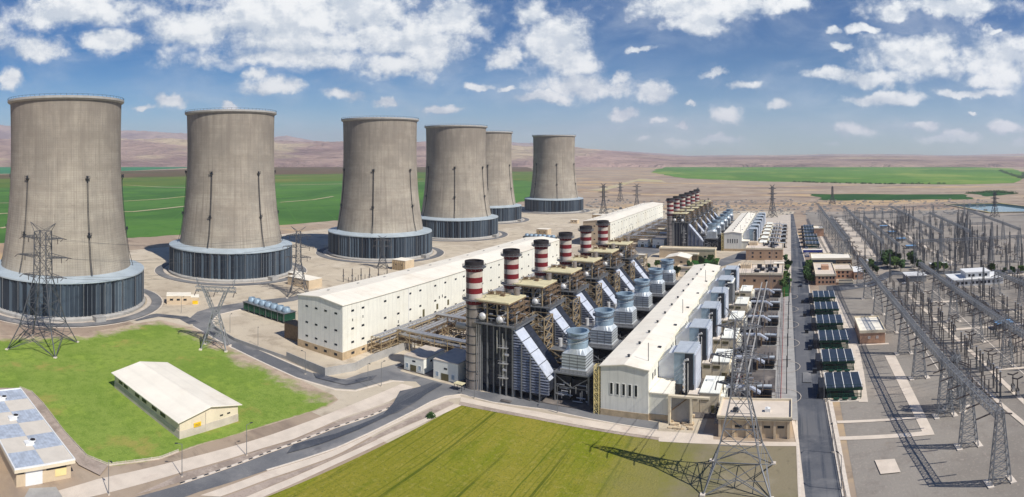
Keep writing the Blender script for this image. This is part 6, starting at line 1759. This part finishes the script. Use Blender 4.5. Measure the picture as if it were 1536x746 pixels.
for j in range(420):
    d_ = Vector((rq2.gauss(0,1),rq2.gauss(0,1),abs(rq2.gauss(0,1)))).normalized()*rq2.uniform(0.5,1.8); p = d_+Vector((0,0,0.2)); s_ = rq2.uniform(0.08,0.2)
    u = Vector((rq2.gauss(0,1),rq2.gauss(0,1),rq2.gauss(0,1))).normalized(); v = u.orthogonal().normalized(); lf.face([p-u*s_-v*s_, p+u*s_-v*s_, p+u*s_+v*s_, p-u*s_+v*s_])
lf.build('foliage', 'leaf_b', sh); MB().cyl((0,0,-0.1),(0,0,0.9),0.1,0.05,6).build('stem', 'bark', sh)
# far tree lines
def belt(name, pts, n, lb, s_=(3,7)):
    mb = MB(); rq3 = random.Random(len(pts)*n)
    P = [Vector((*G(x, y),0)) for x, y in pts]
    for j in range(n):
        k = rq3.randrange(len(P)-1); c = P[k].lerp(P[k+1], rq3.random())+Vector((rq3.gauss(0,6),rq3.gauss(0,6),0)); R = rq3.uniform(*s_)
        for i in range(26):
            d_ = Vector((rq3.gauss(0,1),rq3.gauss(0,1),abs(rq3.gauss(0,0.7)))).normalized()*R*rq3.uniform(0.5,1); p = c+d_; q_ = rq3.uniform(0.6,1.4)
            u = Vector((rq3.gauss(0,1),rq3.gauss(0,1),rq3.gauss(0,1))).normalized(); v = u.orthogonal().normalized(); mb.face([p-u*q_-v*q_, p+u*q_-v*q_, p+u*q_+v*q_, p-u*q_+v*q_])
    tag(mb.build(name, 'leaf_b'), lb, None, None, 'stuff')
belt('vegetation', [(1190,273),(1240,274.5),(1330,276.5),(1420,276)], 90, 'far line of dark trees below the bright field')
belt('vegetation', [(1455,291),(1490,288),(1525,291)], 70, 'far orchard at the right edge')
belt('vegetation', [(1500,256),(1515,262),(1536,268),(1536,260)], 160, 'far dark grove at the right horizon', (6,12))
belt('vegetation', [(1060,246),(1085,245.6),(1120,246)], 60, 'far trees at the top of the bright field', (8,14))

# ================================================================== lamps, cars, fence
def lamp():
    t = thing('street_lamp', 'x', 'street lamp', (0,0,0), 'street lamps along the roads')
    MB().cyl((0,0,0),(0,0,9.5),0.13,0.08,8).build('pole', 'steel_grey', t)
    MB().bar((0,0,9.4),(1.6,0,9.8),0.1).build('arm', 'steel_grey', t); MB().box(1.2,-0.18,9.7,2.1,0.18,9.9).build('lamp_head', 'steel_dark', t)
    MB().box(-0.3,-0.3,0,0.3,0.3,0.4).build('base', 'concrete', t)
    return t
LM = [((163,743),'street lamp at the bottom left edge of the front road'),((273,716),'street lamp on the front road verge below the warehouse'),((370,684),'street lamp on the front road verge right of the warehouse'),((572,580),'street lamp at the corner where the two roads part'),
 ((552,581),'street lamp in front of the near white hall corner'),((458,562),'street lamp on the kerb left of the screen wall'),((712,598),'street lamp on the pavement below the first striped stack'),((836,620),'street lamp on the pavement below the first bypass stack'),
 ((1262,735),'street lamp at the right kerb of the straight road, nearest the camera'),((1249,680),'street lamp second along the right kerb of the straight road'),((1236,600),'street lamp third along the right kerb of the straight road'),((345,500),'street lamp by the portal pylon'),
 ((387,520),'street lamp on the sandy verge below the green cooling cells'),((30,470),'street lamp before the first cooling tower, left of the pylon'),((272,470),'street lamp at the ring road fork by the first tower'),((380,425),'street lamp between the second cooling tower and the cooling cells'),((490,385),'street lamp on the ring road of the third cooling tower')]
l0 = None
for (px, py), lb in [(a, b) for a, b in LM]:
    loc = (*G(px, py), 0)
    if l0 is None: l0 = lamp(); l0.location = loc; l0['label'] = lb
    else: dup(l0, loc, lb, rz=rq.uniform(0,6))
def car(m, lb):
    t = thing('parked_car', lb, 'car', (0,0,0), None)
    b = MB(); b.extr([(-2.2,0.35),(2.2,0.35),(2.25,0.8),(1.2,0.95),(0.6,1.42),(-1.2,1.45),(-1.9,0.98),(-2.25,0.9)], 'x', -0.85, 0.85); b.build('body', m, t)
    g = MB(); g.extr([(0.65,0.98),(1.12,0.98),(0.58,1.38),(-1.15,1.4),(-1.75,1.0)][::1], 'x', -0.87, 0.87); g.build('windows', 'glass', t)
    for x in (-0.86,0.7):
        for y in (-1.4,1.4): MB().cyl((x,y,0.33),(x+0.16,y,0.33),0.33,0.33,12).build('wheel', 'rubber', t)
    return t
CM = ['car_white','car_dark','car_blue']; cp = [None]*3
def put_car(k, x, y, lb, rz=0.0):
    if cp[k] is None: cp[k] = car(CM[k], lb); o = cp[k]
    else: o = dup(cp[k], (x,y,0), lb)
    o.location = (x,y,0.1); o.rotation_euler = (0,0,rz)
put_car(1, 5.2, 425, 'dark car driving on the straight road beside the brick offices')
put_car(1, 9.0, 640, 'dark car parked at the road edge by the far coolers', 0.1)
for j in range(8):
    put_car(0 if j % 3 else 2, 12.6, 548+j*9, '%s car in the roadside row between carport and far coolers, %s from the camera' % ('white' if j % 3 else 'blue', ORD[j]), pi/2)
put_car(0, *G(1357,427), 'white car beside the grey metal shed in the switchyard', 1.0)
put_car(0, *G(1300,392), 'white car by the small hall with the white roof', 0.4)
put_car(2, *G(1311,395), 'blue car by the trees right of the offices', 1.4)
put_car(0, *G(1321,391), 'white car by the round tree clump', 0.8)
# low rail fence round the lawn path
fp = [Vector((*G(x,y),0)) for x, y in ((30,583),(48,590),(65,608),(96,649),(130,686),(162,699),(240,689),(268,678))]
t = thing('path_fence', 'low pale kerb fence curving round the lawn by the blue-roofed building', 'fence', tuple(fp[0])); b = MB()
for a, c in zip(fp, fp[1:]):
    L = (c-a).length; n = max(1, int(L/2.6)); a2 = a-fp[0]; c2 = c-fp[0]
    b.bar(a2+Vector((0,0,0.75)), c2+Vector((0,0,0.75)), 0.14); b.bar(a2+Vector((0,0,0.2)), c2+Vector((0,0,0.2)), 0.4)
    for k in range(n): p = a2.lerp(c2, k/n); b.bar(p, p+Vector((0,0,0.95)), 0.16)
b.build('rail', 'concrete', t)
sheet('path', [(30,584),(48,591),(65,609),(96,650),(130,688),(162,701),(150,716),(118,700),(70,640),(40,600),(20,590),(0,590),(0,584)], 'gravel_verge')
# site fence around the compound, and small dark boxes at the road edge
cb = None
for j, (px, py) in enumerate(((1229,597),(1222,560),(1215,525),(1210,500),(1207,475),(1204,455))):
    loc = (*G(px, py), 0)
    if cb is None:
        cb = thing('roadside_box', 'x', 'cabinet', loc, 'dark boxes at the road edge'); MB().box(-0.9,-0.8,0,0.9,0.8,1.9).build('body', 'machine_dark', cb); MB().box(-1,-0.9,1.9,1,0.9,2.0).build('lid', 'steel_dark', cb); o = cb
    else: o = dup(cb, loc)
    o['label'] = 'small dark box at the road edge by the %s green cooler' % ORD[j]
t = thing('yard_fence', 'long thin mesh fence with posts along the right kerb of the straight road', 'fence', (0,0,0)); b = MB()
fp = [Vector((*G(x,y),0)) for x, y in ((1280,790),(1268,746),(1250,650),(1233,560),(1221,470),(1217,450))]
for a, c in zip(fp, fp[1:]):
    L = (c-a).length; n = int(L/4)
    for z in (0.5,1.1,1.7): b.bar(a+Vector((0,0,z)), c+Vector((0,0,z)), 0.06)
    for k in range(n): p = a.lerp(c, k/n); b.bar(p, p+Vector((0,0,1.8)), 0.1)
b.build('rail', 'steel_dark', t)
t = thing('yard_fence', 'red and dark pipe fence between the near transformers and the road', 'fence', (-4.6, 214, 0)); b = MB()
for z in (0.6,1.3,2.0): b.bar((0,0,z),(-1.5,195,z),0.1)
for k in range(66): b.bar((-1.5*k/66,k*2.98,0),(-1.5*k/66,k*2.98,2.2),0.1)
b.build('rail', 'red_pipe', t)
mm_ = None
for j in range(7):
    loc = (-2.6, 232+j*29, 0)
    if mm_ is None:
        mm_ = thing('steel_mast', 'x', 'mast', loc, 'dark line masts beside the transformers'); MB().cyl((0,0,0),(0,0,15),0.2,0.12,8).build('pole', 'steel_dark', mm_); MB().bar((-1.6,0,13.4),(1.6,0,13.4),0.16).build('crossarm', 'steel_dark', mm_); o = mm_
    else: o = dup(mm_, loc)
    o['label'] = 'thin dark mast with crossarm between transformers and road, %s from the camera' % ORD[j]
# rubble bits beside the front corner
rb = MB(); rq4 = random.Random(4)
for j in range(60):
    x, y = G(rq4.uniform(1005,1040), rq4.uniform(625,646)); s_ = rq4.uniform(0.2,0.9); rb.box(x-s_,y-s_*0.7,0,x+s_,y+s_*0.7,s_*rq4.uniform(0.4,1.2))
tag(rb.build('debris', 'wall_tan'), kind='stuff')
rb = MB()
for j in range(900):
    x, y = G(rq4.uniform(880,1480), rq4.uniform(300,323)); s_ = rq4.uniform(0.6,2.2); rb.box(x-s_,y-s_*0.7,0,x+s_*1.5,y+s_*0.7,s_*rq4.uniform(0.4,1.4))
tag(rb.build('rubble', 'concrete_grey'), kind='stuff')
# ================================================================== the air
hb = MB(); hb.box(-25000,-8000,-21.0,25000,20000,1120)
hz = hb.build('haze', 'wire'); hz.data.materials.clear()
m = bpy.data.materials.new('haze_air'); m.use_nodes = True; nt = m.node_tree; nt.nodes.clear()
vo = nt.nodes.new('ShaderNodeVolumePrincipled'); om = nt.nodes.new('ShaderNodeOutputMaterial'); nt.links.new(vo.outputs[0], om.inputs['Volume'])
vo.inputs['Color'].default_value = (0.80, 0.85, 0.97, 1); vo.inputs['Density'].default_value = 5.6e-5; vo.inputs['Anisotropy'].default_value = 0.2
hz.data.materials.append(m); tag(hz, kind='stuff')
m.cycles.homogeneous_volume = True
bpy.context.view_layer.update()
